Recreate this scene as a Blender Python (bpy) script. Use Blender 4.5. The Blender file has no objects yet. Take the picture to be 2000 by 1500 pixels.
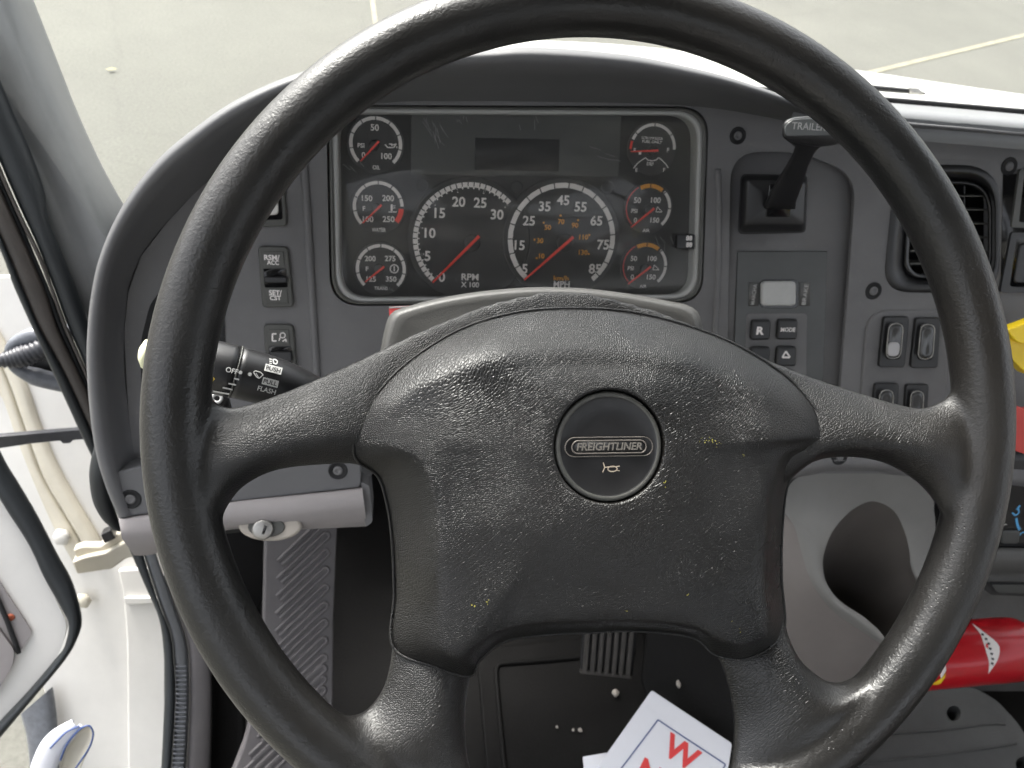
import bpy, bmesh, math, random
from mathutils import Vector, Matrix
from mathutils.geometry import tessellate_polygon
random.seed(7)
SC = bpy.context.scene
COL = SC.collection
rad = math.radians

# ------------------------------------------------------------------ camera
CAM = Vector((0.0, 0.0, 2.15))            # phone held over the wheel, 2.15 m above the asphalt
PITCH, YAW, FPX = rad(44), rad(9.1), 1500.0
UX = Vector((1, 0, 0)); UY = Vector((0, math.sin(PITCH), math.cos(PITCH))); UN = Vector((0, -math.cos(PITCH), math.sin(PITCH)))
FWD = UX*math.sin(YAW) - UN*math.cos(YAW)
RGT = UX*math.cos(YAW) + UN*math.sin(YAW)
cam_d = bpy.data.cameras.new('camera'); cam = bpy.data.objects.new('camera', cam_d); COL.objects.link(cam)
cam.matrix_world = Matrix((( RGT.x, UY.x, -FWD.x, CAM.x), (RGT.y, UY.y, -FWD.y, CAM.y), (RGT.z, UY.z, -FWD.z, CAM.z), (0, 0, 0, 1)))
cam_d.sensor_width = 36; cam_d.lens = 36*FPX/2000
cam_d.clip_start = 0.02; cam_d.clip_end = 300
cam_d.dof.use_dof = True; cam_d.dof.focus_distance = 0.40; cam_d.dof.aperture_fstop = 18
SC.camera = cam
# ------------------------------------------------------------------ sky, sun, exposure
SUN_EL, SUN_AZ = 50, -30                   # degrees; azimuth from straight ahead, to the right positive
w = bpy.data.worlds.new('World'); SC.world = w; w.use_nodes = True
nt = w.node_tree; bg = nt.nodes['Background']
sky = nt.nodes.new('ShaderNodeTexSky'); sky.sky_type = 'NISHITA'; sky.sun_disc = False
sky.sun_elevation = rad(SUN_EL); sky.sun_rotation = rad(SUN_AZ); sky.dust_density = 6; sky.air_density = 1.0; sky.ozone_density = 0.6
hs = nt.nodes.new('ShaderNodeHueSaturation'); hs.inputs['Saturation'].default_value = 0.25
nt.links.new(sky.outputs[0], hs.inputs['Color']); nt.links.new(hs.outputs[0], bg.inputs[0]); bg.inputs[1].default_value = 0.15
sun_d = bpy.data.lights.new('sun', 'SUN'); sun = bpy.data.objects.new('sun', sun_d); COL.objects.link(sun)
sun_d.energy = 1.5; sun_d.angle = rad(14); sun_d.color = (1, 0.965, 0.92)
sd = Vector((math.sin(rad(SUN_AZ))*math.cos(rad(SUN_EL)), math.cos(rad(SUN_AZ))*math.cos(rad(SUN_EL)), math.sin(rad(SUN_EL))))
sun.rotation_euler = sd.to_track_quat('Z', 'Y').to_euler(); sun.location = (0, 0, 8)
SC.view_settings.view_transform = 'Standard'; SC.view_settings.look = 'None'; SC.view_settings.gamma = 1
SC.view_settings.use_curve_mapping = False
SC.view_settings.exposure = 1.8
SC.cycles.use_adaptive_sampling = True; SC.cycles.adaptive_threshold = .035; SC.cycles.max_bounces = 5; SC.cycles.glossy_bounces = 3; SC.cycles.diffuse_bounces = 3; SC.cycles.transparent_max_bounces = 12; SC.cycles.use_denoising = True
SC.cycles.caustics_reflective = False; SC.cycles.caustics_refractive = False

# ------------------------------------------------------------------ geometry helpers
def ray(px, py): return FWD + RGT*((px-1000)/FPX) + UY*((750-py)/FPX)
def at(px, py, d): return CAM + ray(px, py)*d
class Frame:
    """a plane in the cab: origin, right, up and outward directions"""
    def __init__(s, o, n, hint=UX):
        s.o = Vector(o); s.n = Vector(n).normalized(); h = Vector(hint)
        s.u = (h - s.n*h.dot(s.n)).normalized(); s.v = s.n.cross(s.u)
    def P(s, px, py, off=0.0):
        r = ray(px, py); o = s.o + s.n*off
        return CAM + r*((o-CAM).dot(s.n)/r.dot(s.n))
    def uv(s, px, py, off=0.0):
        q = s.P(px, py, off) - s.o
        return q.dot(s.u), q.dot(s.v)
    def L(s, a, b, c=0.0): return s.o + s.u*a + s.v*b + s.n*c
    def scale(s, px, py): return (s.P(px+1, py) - s.P(px, py)).length   # metres for one pixel across

def catmull(pts, n, closed=False):
    k = len(pts[0]); P = [tuple(p) for p in pts]; m = len(P); out = []
    segs = m if closed else m-1
    L = []
    for i in range(segs):
        a, b = P[i], P[(i+1) % m]; L.append(math.dist(a, b)+1e-9)
    tot = sum(L)
    cnt = n if closed else n-1
    i = 0; acc = 0.0
    for j in range(n):
        s = tot*j/cnt
        while i < segs-1 and s > acc+L[i]: acc += L[i]; i += 1
        t = min(1.0, (s-acc)/L[i])
        if closed: p0, p1, p2, p3 = P[(i-1) % m], P[i], P[(i+1) % m], P[(i+2) % m]
        else: p0, p1, p2, p3 = P[max(i-1, 0)], P[i], P[i+1], P[min(i+2, m-1)]
        out.append(tuple(0.5*((2*p1[c])+(-p0[c]+p2[c])*t+(2*p0[c]-5*p1[c]+4*p2[c]-p3[c])*t*t+(-p0[c]+3*p1[c]-3*p2[c]+p3[c])*t**3) for c in range(k)))
    return out
def catmull_k(pts, per, closed=False):
    """the same number of samples between every two control points"""
    m = len(pts); out = []
    for i in range(m if closed else m-1):
        if closed: p = [pts[(i+q) % m] for q in (-1, 0, 1, 2)]
        else: p = [pts[max(i-1, 0)], pts[i], pts[i+1], pts[min(i+2, m-1)]]
        for j in range(per):
            t = j/per
            out.append(tuple(0.5*((2*p[1][c])+(-p[0][c]+p[2][c])*t+(2*p[0][c]-5*p[1][c]+4*p[2][c]-p[3][c])*t*t+(-p[0][c]+3*p[1][c]-3*p[2][c]+p[3][c])*t**3) for c in range(len(pts[0]))))
    if not closed: out.append(tuple(pts[-1]))
    return out
def rr(x0, y0, x1, y1, r, n=6):
    out = []
    for cx, cy, a0 in ((x1-r, y0+r, -90), (x1-r, y1-r, 0), (x0+r, y1-r, 90), (x0+r, y0+r, 180)):
        for i in range(n+1):
            a = rad(a0 + 90*i/n); out.append((cx+r*math.cos(a), cy+r*math.sin(a)))
    return out
def quad_rr(q, r, n=6):
    """rounded polygon from any corner list; r in pixels"""
    out = []; m = len(q)
    for i in range(m):
        a, b, c = Vector(q[i-1]), Vector(q[i]), Vector(q[(i+1) % m])
        ri = r[i] if isinstance(r, (list, tuple)) else r
        d1 = (a-b).normalized(); d2 = (c-b).normalized()
        p1 = b+d1*min(ri, (a-b).length*.49); p2 = b+d2*min(ri, (c-b).length*.49)
        for j in range(n+1):
            t = j/n; out.append(tuple(p1*(1-t)**2 + b*2*t*(1-t) + p2*t*t))
    return out
def circ(cx, cy, rx, ry=None, n=40):
    ry = rx if ry is None else ry
    return [(cx+rx*math.cos(2*math.pi*i/n), cy+ry*math.sin(2*math.pi*i/n)) for i in range(n)]

class Thing:
    """an Empty at the base of a thing that parents its parts"""
def tag(o, label=None, cat=None, group=None, kind=None):
    if label: o['label'] = label
    if cat: o['category'] = cat
    if group: o['group'] = group
    if kind: o['kind'] = kind
    return o
def thing(name, loc, label, cat, group=None):
    o = bpy.data.objects.new(name, None); COL.objects.link(o); o.location = loc; o.empty_display_size = 0.02
    o['_o'] = list(loc)
    return tag(o, label, cat, group)
def origin_of(o):
    while o.parent: o = o.parent
    return Vector(o.location)
def mesh(name, V, F, mat, parent=None, smooth=True, bevel=0, seg=3, sub=0, ang=35, auto=None):
    """one mesh object from world-space vertices"""
    V = [Vector(v) for v in V]
    if parent is not None: org = origin_of(parent)
    else:
        org = Vector((sum(v.x for v in V)/len(V), sum(v.y for v in V)/len(V), min(v.z for v in V)))
    me = bpy.data.meshes.new(name); me.from_pydata([v-org for v in V], [], F)
    bm = bmesh.new(); bm.from_mesh(me); bmesh.ops.recalc_face_normals(bm, faces=bm.faces); bm.to_mesh(me); bm.free()
    if smooth: me.polygons.foreach_set('use_smooth', [True]*len(me.polygons))
    o = bpy.data.objects.new(name, me); COL.objects.link(o)
    if parent is not None: o.parent = parent
    else: o.location = org
    if mat: me.materials.append(mat)
    if bevel:
        b = o.modifiers.new('bevel', 'BEVEL'); b.width = bevel; b.segments = seg; b.limit_method = 'ANGLE'; b.angle_limit = rad(ang); b.harden_normals = False
    if sub:
        b = o.modifiers.new('sub', 'SUBSURF'); b.levels = sub; b.render_levels = sub
    if smooth and (bevel or auto):
        me.set_sharp_from_angle(angle=rad(auto or 50))
    return o
def plate_data(loops):
    """loops: list of (front pts, back pts); first is the outline, the rest are holes"""
    V = []; F = []; idx = []
    for fr, bk in loops:
        a = len(V); V += fr; b = len(V); V += bk; idx.append((a, b, len(fr)))
    tris = tessellate_polygon([[Vector(p) for p in fr] for fr, bk in loops])
    flat = []
    for a, b, n in idx: flat += list(range(a, a+n))
    flatb = []
    for a, b, n in idx: flatb += list(range(b, b+n))
    if len(loops) == 1:
        F.append(list(range(idx[0][0], idx[0][0]+idx[0][2]))); F.append(list(range(idx[0][1], idx[0][1]+idx[0][2]))[::-1])
    else:
        for t in tris:
            F.append([flat[i] for i in t]); F.append([flatb[i] for i in t][::-1])
    for a, b, n in idx:
        for i in range(n):
            j = (i+1) % n; F.append([a+i, b+i, b+j, a+j])
    return V, F
def plate(name, fr, outline, off, thick, mat, parent=None, holes=(), bevel=0.001, seg=3, local=False, taper=0.0):
    loops = []
    for k, lp in enumerate([outline]+list(holes)):
        if local: q = [(p[0], p[1]) for p in lp]
        else: q = [fr.uv(p[0], p[1], off) for p in lp]
        c = (sum(p[0] for p in q)/len(q), sum(p[1] for p in q)/len(q))
        s = 1+taper if k == 0 else 1
        loops.append(([fr.L(a, b, off) for a, b in q], [fr.L(c[0]+(a-c[0])*s, c[1]+(b-c[1])*s, off-thick) for a, b in q]))
    V, F = plate_data(loops)
    return mesh(name, V, F, mat, parent, smooth=True, bevel=bevel, seg=seg)
def loft(name, rings, mat, parent=None, closed=False, cap=False, smooth=True, **kw):
    V = []; F = []; n = len(rings[0])
    for r in rings: V += [Vector(p) for p in r]
    for i in range(len(rings)-1):
        for j in range(n if closed else n-1):
            k = (j+1) % n; F.append([i*n+j, i*n+k, (i+1)*n+k, (i+1)*n+j])
    if cap:
        F.append(list(range(n))[::-1]); F.append(list(range((len(rings)-1)*n, len(rings)*n)))
    return mesh(name, V, F, mat, parent, smooth, **kw)
def tube_data(path, r, seg=10, closed=False):
    P = [Vector(p) for p in path]; n = len(P); V = []; F = []
    R = r if isinstance(r, (list, tuple)) else [r]*n
    up = None
    for i in range(n):
        if closed: t = (P[(i+1) % n]-P[i-1]).normalized()
        else: t = (P[min(i+1, n-1)]-P[max(i-1, 0)]).normalized()
        if up is None:
            h = Vector((0, 0, 1)) if abs(t.z) < .9 else Vector((1, 0, 0)); up = (h-t*h.dot(t)).normalized()
        else: up = (up-t*up.dot(t)).normalized()
        s = t.cross(up)
        for k in range(seg):
            a = 2*math.pi*k/seg; V.append(P[i]+(up*math.cos(a)+s*math.sin(a))*R[i])
    m = n if closed else n-1
    for i in range(m):
        for k in range(seg):
            a = i*seg+k; b = i*seg+(k+1) % seg; c = ((i+1) % n)*seg+(k+1) % seg; d = ((i+1) % n)*seg+k
            F.append([a, b, c, d])
    if not closed: F.append(list(range(seg))[::-1]); F.append(list(range((n-1)*seg, n*seg)))
    return V, F
def tube(name, path, r, mat, parent=None, seg=10, closed=False, **kw):
    V, F = tube_data(path, r, seg, closed); return mesh(name, V, F, mat, parent, **kw)
def lathe(name, c, axis, prof, mat, parent=None, seg=48, hint=UX, **kw):
    """prof: list of (radius, height along axis)"""
    f = Frame(c, axis, hint); V = []; F = []; m = len(prof)
    for r, h in prof:
        for k in range(seg):
            a = 2*math.pi*k/seg; V.append(f.L(r*math.cos(a), r*math.sin(a), h))
    for i in range(m-1):
        for k in range(seg):
            l = (k+1) % seg; F.append([i*seg+k, i*seg+l, (i+1)*seg+l, (i+1)*seg+k])
    F.append(list(range(seg))[::-1]); F.append(list(range((m-1)*seg, m*seg)))
    return mesh(name, V, F, mat, parent, **kw)
def ribbon(name, fr, A, B, off, bulge, mat, parent=None, n=40, m=9, base=0.006, offs=None):
    """a strip with a rounded crown between two edges traced on a plane"""
    a = catmull(A, n); b = catmull(B, n); rings = []
    for j in range(m+4):
        row = []
        for i in range(n):
            o = off if offs is None else off+offs*(i/(n-1))
            pa = fr.P(a[i][0], a[i][1], o); pb = fr.P(b[i][0], b[i][1], o)
            if j == 0: row.append(pa-fr.n*base*2+(pb-pa)*.3)
            elif j == 1: row.append(pa-fr.n*base)
            elif j == m+2: row.append(pb-fr.n*base)
            elif j == m+3: row.append(pb-fr.n*base*2+(pa-pb)*.3)
            else:
                t = (j-2)/(m-1); row.append(pa.lerp(pb, t)+fr.n*bulge*math.sqrt(max(0, 1-(2*t-1)**2)))
        rings.append(row)
    return loft(name, rings, mat, parent)
def merge(parts):
    V = []; F = []
    for v, f in parts:
        o = len(V); V += list(v); F += [[i+o for i in q] for q in f]
    return V, F
def arc_data(fr, c, r0, r1, a0, a1, off, n=24, th=0.0004):
    """flat printed arc band; angles in degrees, anticlockwise from right"""
    V = []; F = []
    for i in range(n+1):
        a = rad(a0+(a1-a0)*i/n)
        for r in (r0, r1): V.append(fr.L(c[0]+r*math.cos(a), c[1]+r*math.sin(a), off))
    for i in range(n): F.append([2*i, 2*i+1, 2*i+3, 2*i+2])
    return V, F
def bar_data(fr, p, q, w0, w1, off):
    p = Vector(p); q = Vector(q); d = (q-p).normalized(); s = Vector((-d.y, d.x))
    pts = [p+s*w0/2, p-s*w0/2, q-s*w1/2, q+s*w1/2]
    return [fr.L(a.x, a.y, off) for a in pts], [[0, 1, 2, 3]]
def text_data(fr, s, px, py, h, off, rot=0.0, bold=0.0, width=None, shear=0.0, local=None):
    """flat printed lettering; px, py the middle, h the capital height and width in photo pixels"""
    cu = bpy.data.curves.new('t', 'FONT'); cu.body = s; cu.align_x = 'CENTER'; cu.align_y = 'CENTER'; cu.size = 1; cu.offset = bold; cu.shear = shear; cu.resolution_u = 3
    ob = bpy.data.objects.new('t', cu); COL.objects.link(ob)
    dg = bpy.context.evaluated_depsgraph_get(); me = bpy.data.meshes.new_from_object(ob.evaluated_get(dg))
    vs = [v.co.copy() for v in me.vertices]; F = [list(p.vertices) for p in me.polygons]
    bpy.data.objects.remove(ob); bpy.data.curves.remove(cu); bpy.data.meshes.remove(me)
    if not vs: return [], []
    x0, x1 = min(v.x for v in vs), max(v.x for v in vs); y0, y1 = min(v.y for v in vs), max(v.y for v in vs)
    c = fr.uv(px, py, off) if local is None else local
    k = fr.scale(px, py)
    sy = h*k/(y1-y0); sx = sy if width is None else width*k/(x1-x0)
    ca, sa = math.cos(rot), math.sin(rot); V = []
    for v in vs:
        a = (v.x-(x0+x1)/2)*sx; b = (v.y-(y0+y1)/2)*sy
        V.append(fr.L(c[0]+a*ca-b*sa, c[1]+a*sa+b*ca, off))
    return V, F
def flat(name, parts, mat, parent): 
    V, F = merge(parts); return mesh(name, V, F, mat, parent, smooth=False)

# ------------------------------------------------------------------ materials
MATS = {}
def mat(name, col, rough=0.5, metal=0.0, spec=0.5, grain=0, gstr=0.15, gdist=0.0004, var=0.0, vscale=14, sheen=0.0, coat=0.0, rvar=0.0, dust=0.0, dust_col=(.35, .33, .3)):
    m = bpy.data.materials.new(name); m.use_nodes = True; n = m.node_tree; b = n.nodes['Principled BSDF']
    b.inputs['Base Color'].default_value = (*col, 1); b.inputs['Roughness'].default_value = rough; b.inputs['Metallic'].default_value = metal
    b.inputs['Specular IOR Level'].default_value = spec
    if coat: b.inputs['Coat Weight'].default_value = coat; b.inputs['Coat Roughness'].default_value = 0.08
    tc = n.nodes.new('ShaderNodeTexCoord'); out = tc.outputs['Object']
    csock = None
    if var:
        t = n.nodes.new('ShaderNodeTexNoise'); t.inputs['Scale'].default_value = vscale; t.inputs['Detail'].default_value = 6; t.inputs['Roughness'].default_value = .65
        n.links.new(out, t.inputs['Vector'])
        r = n.nodes.new('ShaderNodeMapRange'); r.inputs[1].default_value = .3; r.inputs[2].default_value = .7; r.inputs[3].default_value = 1-var; r.inputs[4].default_value = 1+var
        n.links.new(t.outputs[0], r.inputs[0])
        mx = n.nodes.new('ShaderNodeMix'); mx.data_type = 'RGBA'; mx.blend_type = 'MULTIPLY'; mx.inputs[0].default_value = 1
        mx.inputs[6].default_value = (*col, 1); n.links.new(r.outputs[0], mx.inputs[7]); csock = mx.outputs[2]
        if rvar:
            r2 = n.nodes.new('ShaderNodeMapRange'); r2.inputs[1].default_value = .3; r2.inputs[2].default_value = .7; r2.inputs[3].default_value = rough-rvar; r2.inputs[4].default_value = rough+rvar
            n.links.new(t.outputs[0], r2.inputs[0]); n.links.new(r2.outputs[0], b.inputs['Roughness'])
    if dust:
        t = n.nodes.new('ShaderNodeTexNoise'); t.inputs['Scale'].default_value = 420; t.inputs['Detail'].default_value = 3
        n.links.new(out, t.inputs['Vector'])
        r = n.nodes.new('ShaderNodeMapRange'); r.inputs[1].default_value = .66; r.inputs[2].default_value = .78; r.inputs[3].default_value = 0; r.inputs[4].default_value = dust
        n.links.new(t.outputs[0], r.inputs[0])
        mx = n.nodes.new('ShaderNodeMix'); mx.data_type = 'RGBA'; n.links.new(r.outputs[0], mx.inputs[0])
        if csock: n.links.new(csock, mx.inputs[6])
        else: mx.inputs[6].default_value = (*col, 1)
        mx.inputs[7].default_value = (*dust_col, 1); csock = mx.outputs[2]
    if csock: n.links.new(csock, b.inputs['Base Color'])
    if grain:
        t = n.nodes.new('ShaderNodeTexNoise'); t.inputs['Scale'].default_value = grain; t.inputs['Detail'].default_value = 2
        n.links.new(out, t.inputs['Vector'])
        bp = n.nodes.new('ShaderNodeBump'); bp.inputs['Strength'].default_value = gstr; bp.inputs['Distance'].default_value = gdist
        n.links.new(t.outputs[0], bp.inputs['Height']); n.links.new(bp.outputs[0], b.inputs['Normal'])
    MATS[name] = m; return m
M_dash = mat('charcoal_dash_plastic', (.133, .131, .133), .55, grain=1300, gstr=.5, var=.13, vscale=9, dust=.2)
M_hoodp = mat('soft_touch_black', (.112, .112, .116), .50, grain=1100, gstr=.10, var=.10, vscale=7, dust=.10)
M_lilac = mat('warm_grey_plastic', (.27, .25, .248), .55, grain=900, gstr=.35, var=.07, vscale=20)
M_shroud = mat('grey_shroud_plastic', (.062, .061, .058), .5, grain=1000, gstr=.35, var=.08, vscale=25)
M_console = mat('taupe_console_plastic', (.185, .182, .174), .52, grain=900, gstr=.22, var=.08, vscale=14)
M_black = mat('black_plastic', (.014, .014, .015), .38, grain=1500, gstr=.08, var=.2, vscale=30)
M_gloss = mat('gloss_black', (.010, .010, .011), .16)
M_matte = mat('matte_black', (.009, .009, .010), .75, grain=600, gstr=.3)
M_switch = mat('switch_bezel_grey', (.07, .07, .064), .45, grain=1200, gstr=.1, var=.15, vscale=60)
M_face = mat('dial_black', (.020, .020, .021), .6, grain=2200, gstr=.08, var=.12, vscale=40, dust=.10)
M_lcd = mat('unlit_display', (.012, .012, .014), .55)
M_disp = mat('display_grey', (.055, .057, .056), .35, var=.12, vscale=30)
M_white = mat('print_white', (.80, .76, .74), .5)
M_greyp = mat('print_grey', (.42, .41, .40), .5)
M_red = mat('needle_red', (.90, .06, .04), .4)
M_orange = mat('print_orange', (.78, .33, .03), .5)
M_chrome = mat('edge_chrome', (.55, .54, .51), .25, metal=.7)
M_rubber = mat('weatherstrip_rubber', (.012, .015, .017), .5, grain=500, gstr=.12, var=.2, vscale=25)
M_brownr = mat('seal_carrier_brown', (.060, .052, .046), .5, var=.15, vscale=30, dust=.2)
M_paint = mat('white_body_paint', (.70, .685, .65), .34, coat=.3, var=.06, vscale=9, dust=.12, dust_col=(.30, .25, .18))
M_cream = mat('cream_jamb_paint', (.64, .60, .50), .35, var=.08, vscale=14)
M_pillar = mat('grey_pillar_trim', (.24, .245, .245), .50, grain=700, gstr=.4, var=.08, vscale=12)
M_floor = mat('rubber_floor', (.008, .0078, .0076), .62, grain=260, gstr=.5, gdist=.001, var=.25, vscale=9, dust=.05, spec=.12)
M_mat = mat('floor_mat_rubber', (.048, .050, .050), .6, grain=420, gstr=.55, gdist=.001, var=.15, vscale=18)
M_hump = mat('hump_rubber', (.05, .05, .05), .6, grain=420, gstr=.6, gdist=.001, var=.2, vscale=18, dust=.2)
M_kick = mat('kick_plate_grey', (.115, .108, .11), .55, grain=600, gstr=.3, var=.12, vscale=12, dust=.15)
M_pedal = mat('pedal_rubber', (.055, .05, .045), .6, var=.25, vscale=60)
M_paper = mat('white_paper', (.74, .75, .80), .6, var=.03, vscale=12)
M_crumb = mat('dirty_crumb', (.40, .37, .33), .8, var=.3, vscale=300)
M_redprint = mat('print_red', (.72, .06, .06), .5)
M_blueprint = mat('print_blue', (.05, .09, .25), .5)
M_redpaint = mat('red_extinguisher_paint', (.46, .006, .014), .3, coat=.3, var=.06, vscale=20)
M_yellow = mat('yellow_knob', (.85, .60, .02), .4, var=.05, vscale=50)
M_redknob = mat('red_knob', (.50, .05, .04), .4, var=.05, vscale=50)
M_silver = mat('silver_grey_rocker', (.40, .40, .39), .4, grain=1400, gstr=.06, var=.06, vscale=60)
M_pale = mat('pale_lime_cap', (.78, .78, .52), .45)
M_steel = mat('worn_steel', (.35, .34, .32), .4, metal=.8, var=.2, vscale=60)
M_cable = mat('cable_sleeve', (.05, .052, .06), .42, grain=500, gstr=.2, var=.2, vscale=60)
M_bluegrey = mat('blue_grey_tube', (.16, .17, .19), .35, grain=260, gstr=.5, gdist=.001, var=.2, vscale=90)
M_blue = mat('print_sky_blue', (.10, .38, .70), .5)
M_amber = mat('print_amber', (.60, .42, .05), .5)

def leather(name, col, scale, dist, rough, rim=False):
    m = bpy.data.materials.new(name); m.use_nodes = True; n = m.node_tree; b = n.nodes['Principled BSDF']
    lk = n.links.new
    def N(t, **kw):
        q = n.nodes.new(t)
        for k, v in kw.items(): setattr(q, k, v)
        return q
    tc = N('ShaderNodeTexCoord')
    # turn the object axes into wheel axes: x right, y up the wheel, z out of it
    al = N('ShaderNodeVectorRotate', rotation_type='X_AXIS'); al.inputs['Angle'].default_value = PITCH-math.pi/2; lk(tc.outputs['Object'], al.inputs['Vector'])
    nz = N('ShaderNodeTexNoise'); nz.inputs['Scale'].default_value = 15; nz.inputs['Detail'].default_value = 1
    lk(al.outputs[0], nz.inputs['Vector'])
    sub = N('ShaderNodeVectorMath', operation='SUBTRACT'); lk(nz.outputs['Color'], sub.inputs[0]); sub.inputs[1].default_value = (.5, .5, .5)
    scl = N('ShaderNodeVectorMath', operation='SCALE'); lk(sub.outputs[0], scl.inputs[0]); scl.inputs['Scale'].default_value = .022
    add = N('ShaderNodeVectorMath', operation='ADD'); lk(al.outputs[0], add.inputs[0]); lk(scl.outputs[0], add.inputs[1])
    mp = N('ShaderNodeMapping'); mp.vector_type = 'TEXTURE'; mp.inputs['Rotation'].default_value = (0, 0, rad(42)); mp.inputs['Scale'].default_value = (1.4, .78, 1.0)
    lk(add.outputs[0], mp.inputs[0])
    vo = N('ShaderNodeTexVoronoi', feature='DISTANCE_TO_EDGE'); vo.inputs['Scale'].default_value = scale; vo.inputs['Randomness'].default_value = .9
    lk(mp.outputs[0], vo.inputs['Vector'])
    vp = N('ShaderNodeTexVoronoi', feature='DISTANCE_TO_EDGE'); vp.inputs['Scale'].default_value = scale*1.5; vp.inputs['Randomness'].default_value = .8
    lk(add.outputs[0], vp.inputs['Vector'])
    az = N('ShaderNodeTexNoise'); az.inputs['Scale'].default_value = 11; az.inputs['Detail'].default_value = 2; lk(al.outputs[0], az.inputs['Vector'])
    am = N('ShaderNodeMapRange'); am.inputs[1].default_value = .42; am.inputs[2].default_value = .62; lk(az.outputs[0], am.inputs[0])
    vx = N('ShaderNodeMix'); vx.data_type = 'FLOAT'; lk(am.outputs[0], vx.inputs[0]); lk(vo.outputs['Distance'], vx.inputs[2]); lk(vp.outputs['Distance'], vx.inputs[3])
    vm = N('ShaderNodeMapRange'); vm.inputs[1].default_value = 0; vm.inputs[2].default_value = .28; vm.inputs[3].default_value = 0; vm.inputs[4].default_value = 1; vm.interpolation_type = 'SMOOTHSTEP'
    lk(vx.outputs[0], vm.inputs[0])
    mp2 = N('ShaderNodeMapping'); mp2.vector_type = 'TEXTURE'; mp2.inputs['Rotation'].default_value = (0, 0, rad(34)); mp2.inputs['Scale'].default_value = (3.4, .8, 1.2); lk(add.outputs[0], mp2.inputs[0])
    vo2 = N('ShaderNodeTexVoronoi', feature='DISTANCE_TO_EDGE'); vo2.inputs['Scale'].default_value = scale*.62
    lk(mp2.outputs[0], vo2.inputs['Vector'])
    vm2 = N('ShaderNodeMapRange'); vm2.inputs[2].default_value = .12; vm2.interpolation_type = 'SMOOTHSTEP'; lk(vo2.outputs['Distance'], vm2.inputs[0])
    fz = N('ShaderNodeTexNoise'); fz.inputs['Scale'].default_value = 1500; fz.inputs['Detail'].default_value = 1; lk(tc.outputs['Object'], fz.inputs['Vector'])
    # how strong the wrinkles are, patch by patch
    pz = N('ShaderNodeTexNoise'); pz.inputs['Scale'].default_value = 17; pz.inputs['Detail'].default_value = 3; lk(al.outputs[0], pz.inputs['Vector'])
    pm = N('ShaderNodeMapRange'); pm.inputs[1].default_value = .35; pm.inputs[2].default_value = .65; pm.inputs[3].default_value = .55; pm.inputs[4].default_value = 1.0; lk(pz.outputs[0], pm.inputs[0])
    h1 = N('ShaderNodeMath', operation='MULTIPLY'); lk(vm.outputs[0], h1.inputs[0]); lk(pm.outputs[0], h1.inputs[1])
    h2 = N('ShaderNodeMath', operation='MULTIPLY_ADD'); lk(vm2.outputs[0], h2.inputs[0]); h2.inputs[1].default_value = .42; lk(h1.outputs[0], h2.inputs[2])
    h3 = N('ShaderNodeMath', operation='MULTIPLY_ADD'); lk(fz.outputs[0], h3.inputs[0]); h3.inputs[1].default_value = .25; lk(h2.outputs[0], h3.inputs[2])
    hout = h3.outputs[0]
    if rim:
        # radius from the hub separates the worn smooth grip from the wrinkled spokes
        sx = N('ShaderNodeVectorMath', operation='LENGTH'); lk(tc.outputs['Object'], sx.inputs[0])
        rm = N('ShaderNodeMapRange'); rm.inputs[1].default_value = .172; rm.inputs[2].default_value = .203; lk(sx.outputs['Value'], rm.inputs[0])
        g1 = N('ShaderNodeTexNoise'); g1.inputs['Scale'].default_value = 430; g1.inputs['Detail'].default_value = 2; g1.inputs['Roughness'].default_value = .7; lk(tc.outputs['Object'], g1.inputs['Vector'])
        gv = N('ShaderNodeTexVoronoi', feature='F1'); gv.inputs['Scale'].default_value = 480; lk(tc.outputs['Object'], gv.inputs['Vector'])
        gz = N('ShaderNodeTexNoise'); gz.inputs['Scale'].default_value = 24; gz.inputs['Detail'].default_value = 2; lk(tc.outputs['Object'], gz.inputs['Vector'])
        gm = N('ShaderNodeMapRange'); gm.inputs[1].default_value = .52; gm.inputs[2].default_value = .66; gm.inputs[3].default_value = 0; gm.inputs[4].default_value = 1; lk(gz.outputs[0], gm.inputs[0])
        pit = N('ShaderNodeMapRange'); pit.inputs[1].default_value = .12; pit.inputs[2].default_value = .3; lk(gv.outputs['Distance'], pit.inputs[0])
        pm2 = N('ShaderNodeMath', operation='MULTIPLY'); lk(pit.outputs[0], pm2.inputs[0]); lk(gm.outputs[0], pm2.inputs[1])
        gh = N('ShaderNodeMath', operation='MULTIPLY_ADD'); lk(pm2.outputs[0], gh.inputs[0]); gh.inputs[1].default_value = .55; 
        g1m = N('ShaderNodeMath', operation='MULTIPLY'); lk(g1.outputs[0], g1m.inputs[0]); g1m.inputs[1].default_value = 1.5; lk(g1m.outputs[0], gh.inputs[2])
        mxh = N('ShaderNodeMix'); mxh.data_type = 'FLOAT'; lk(rm.outputs[0], mxh.inputs[0]); lk(hout, mxh.inputs[2]); lk(gh.outputs[0], mxh.inputs[3]); hout = mxh.outputs[0]
    for q in (vo, vp, vo2): q.voronoi_dimensions = '2D'          # grain laid on the wheel's own plane
    for q in (nz, az, pz): q.noise_dimensions = '2D'
    bp = N('ShaderNodeBump'); bp.inputs['Strength'].default_value = 1; bp.inputs['Distance'].default_value = dist; lk(hout, bp.inputs['Height']); lk(bp.outputs[0], b.inputs['Normal'])
    # colour: black with faint brownish worn patches, roughness polished by hands
    cz = N('ShaderNodeTexNoise'); cz.inputs['Scale'].default_value = 8; cz.inputs['Detail'].default_value = 5; lk(tc.outputs['Object'], cz.inputs['Vector'])
    cr = N('ShaderNodeValToRGB'); cr.color_ramp.elements[0].position = .35; cr.color_ramp.elements[0].color = (*col, 1)
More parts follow.
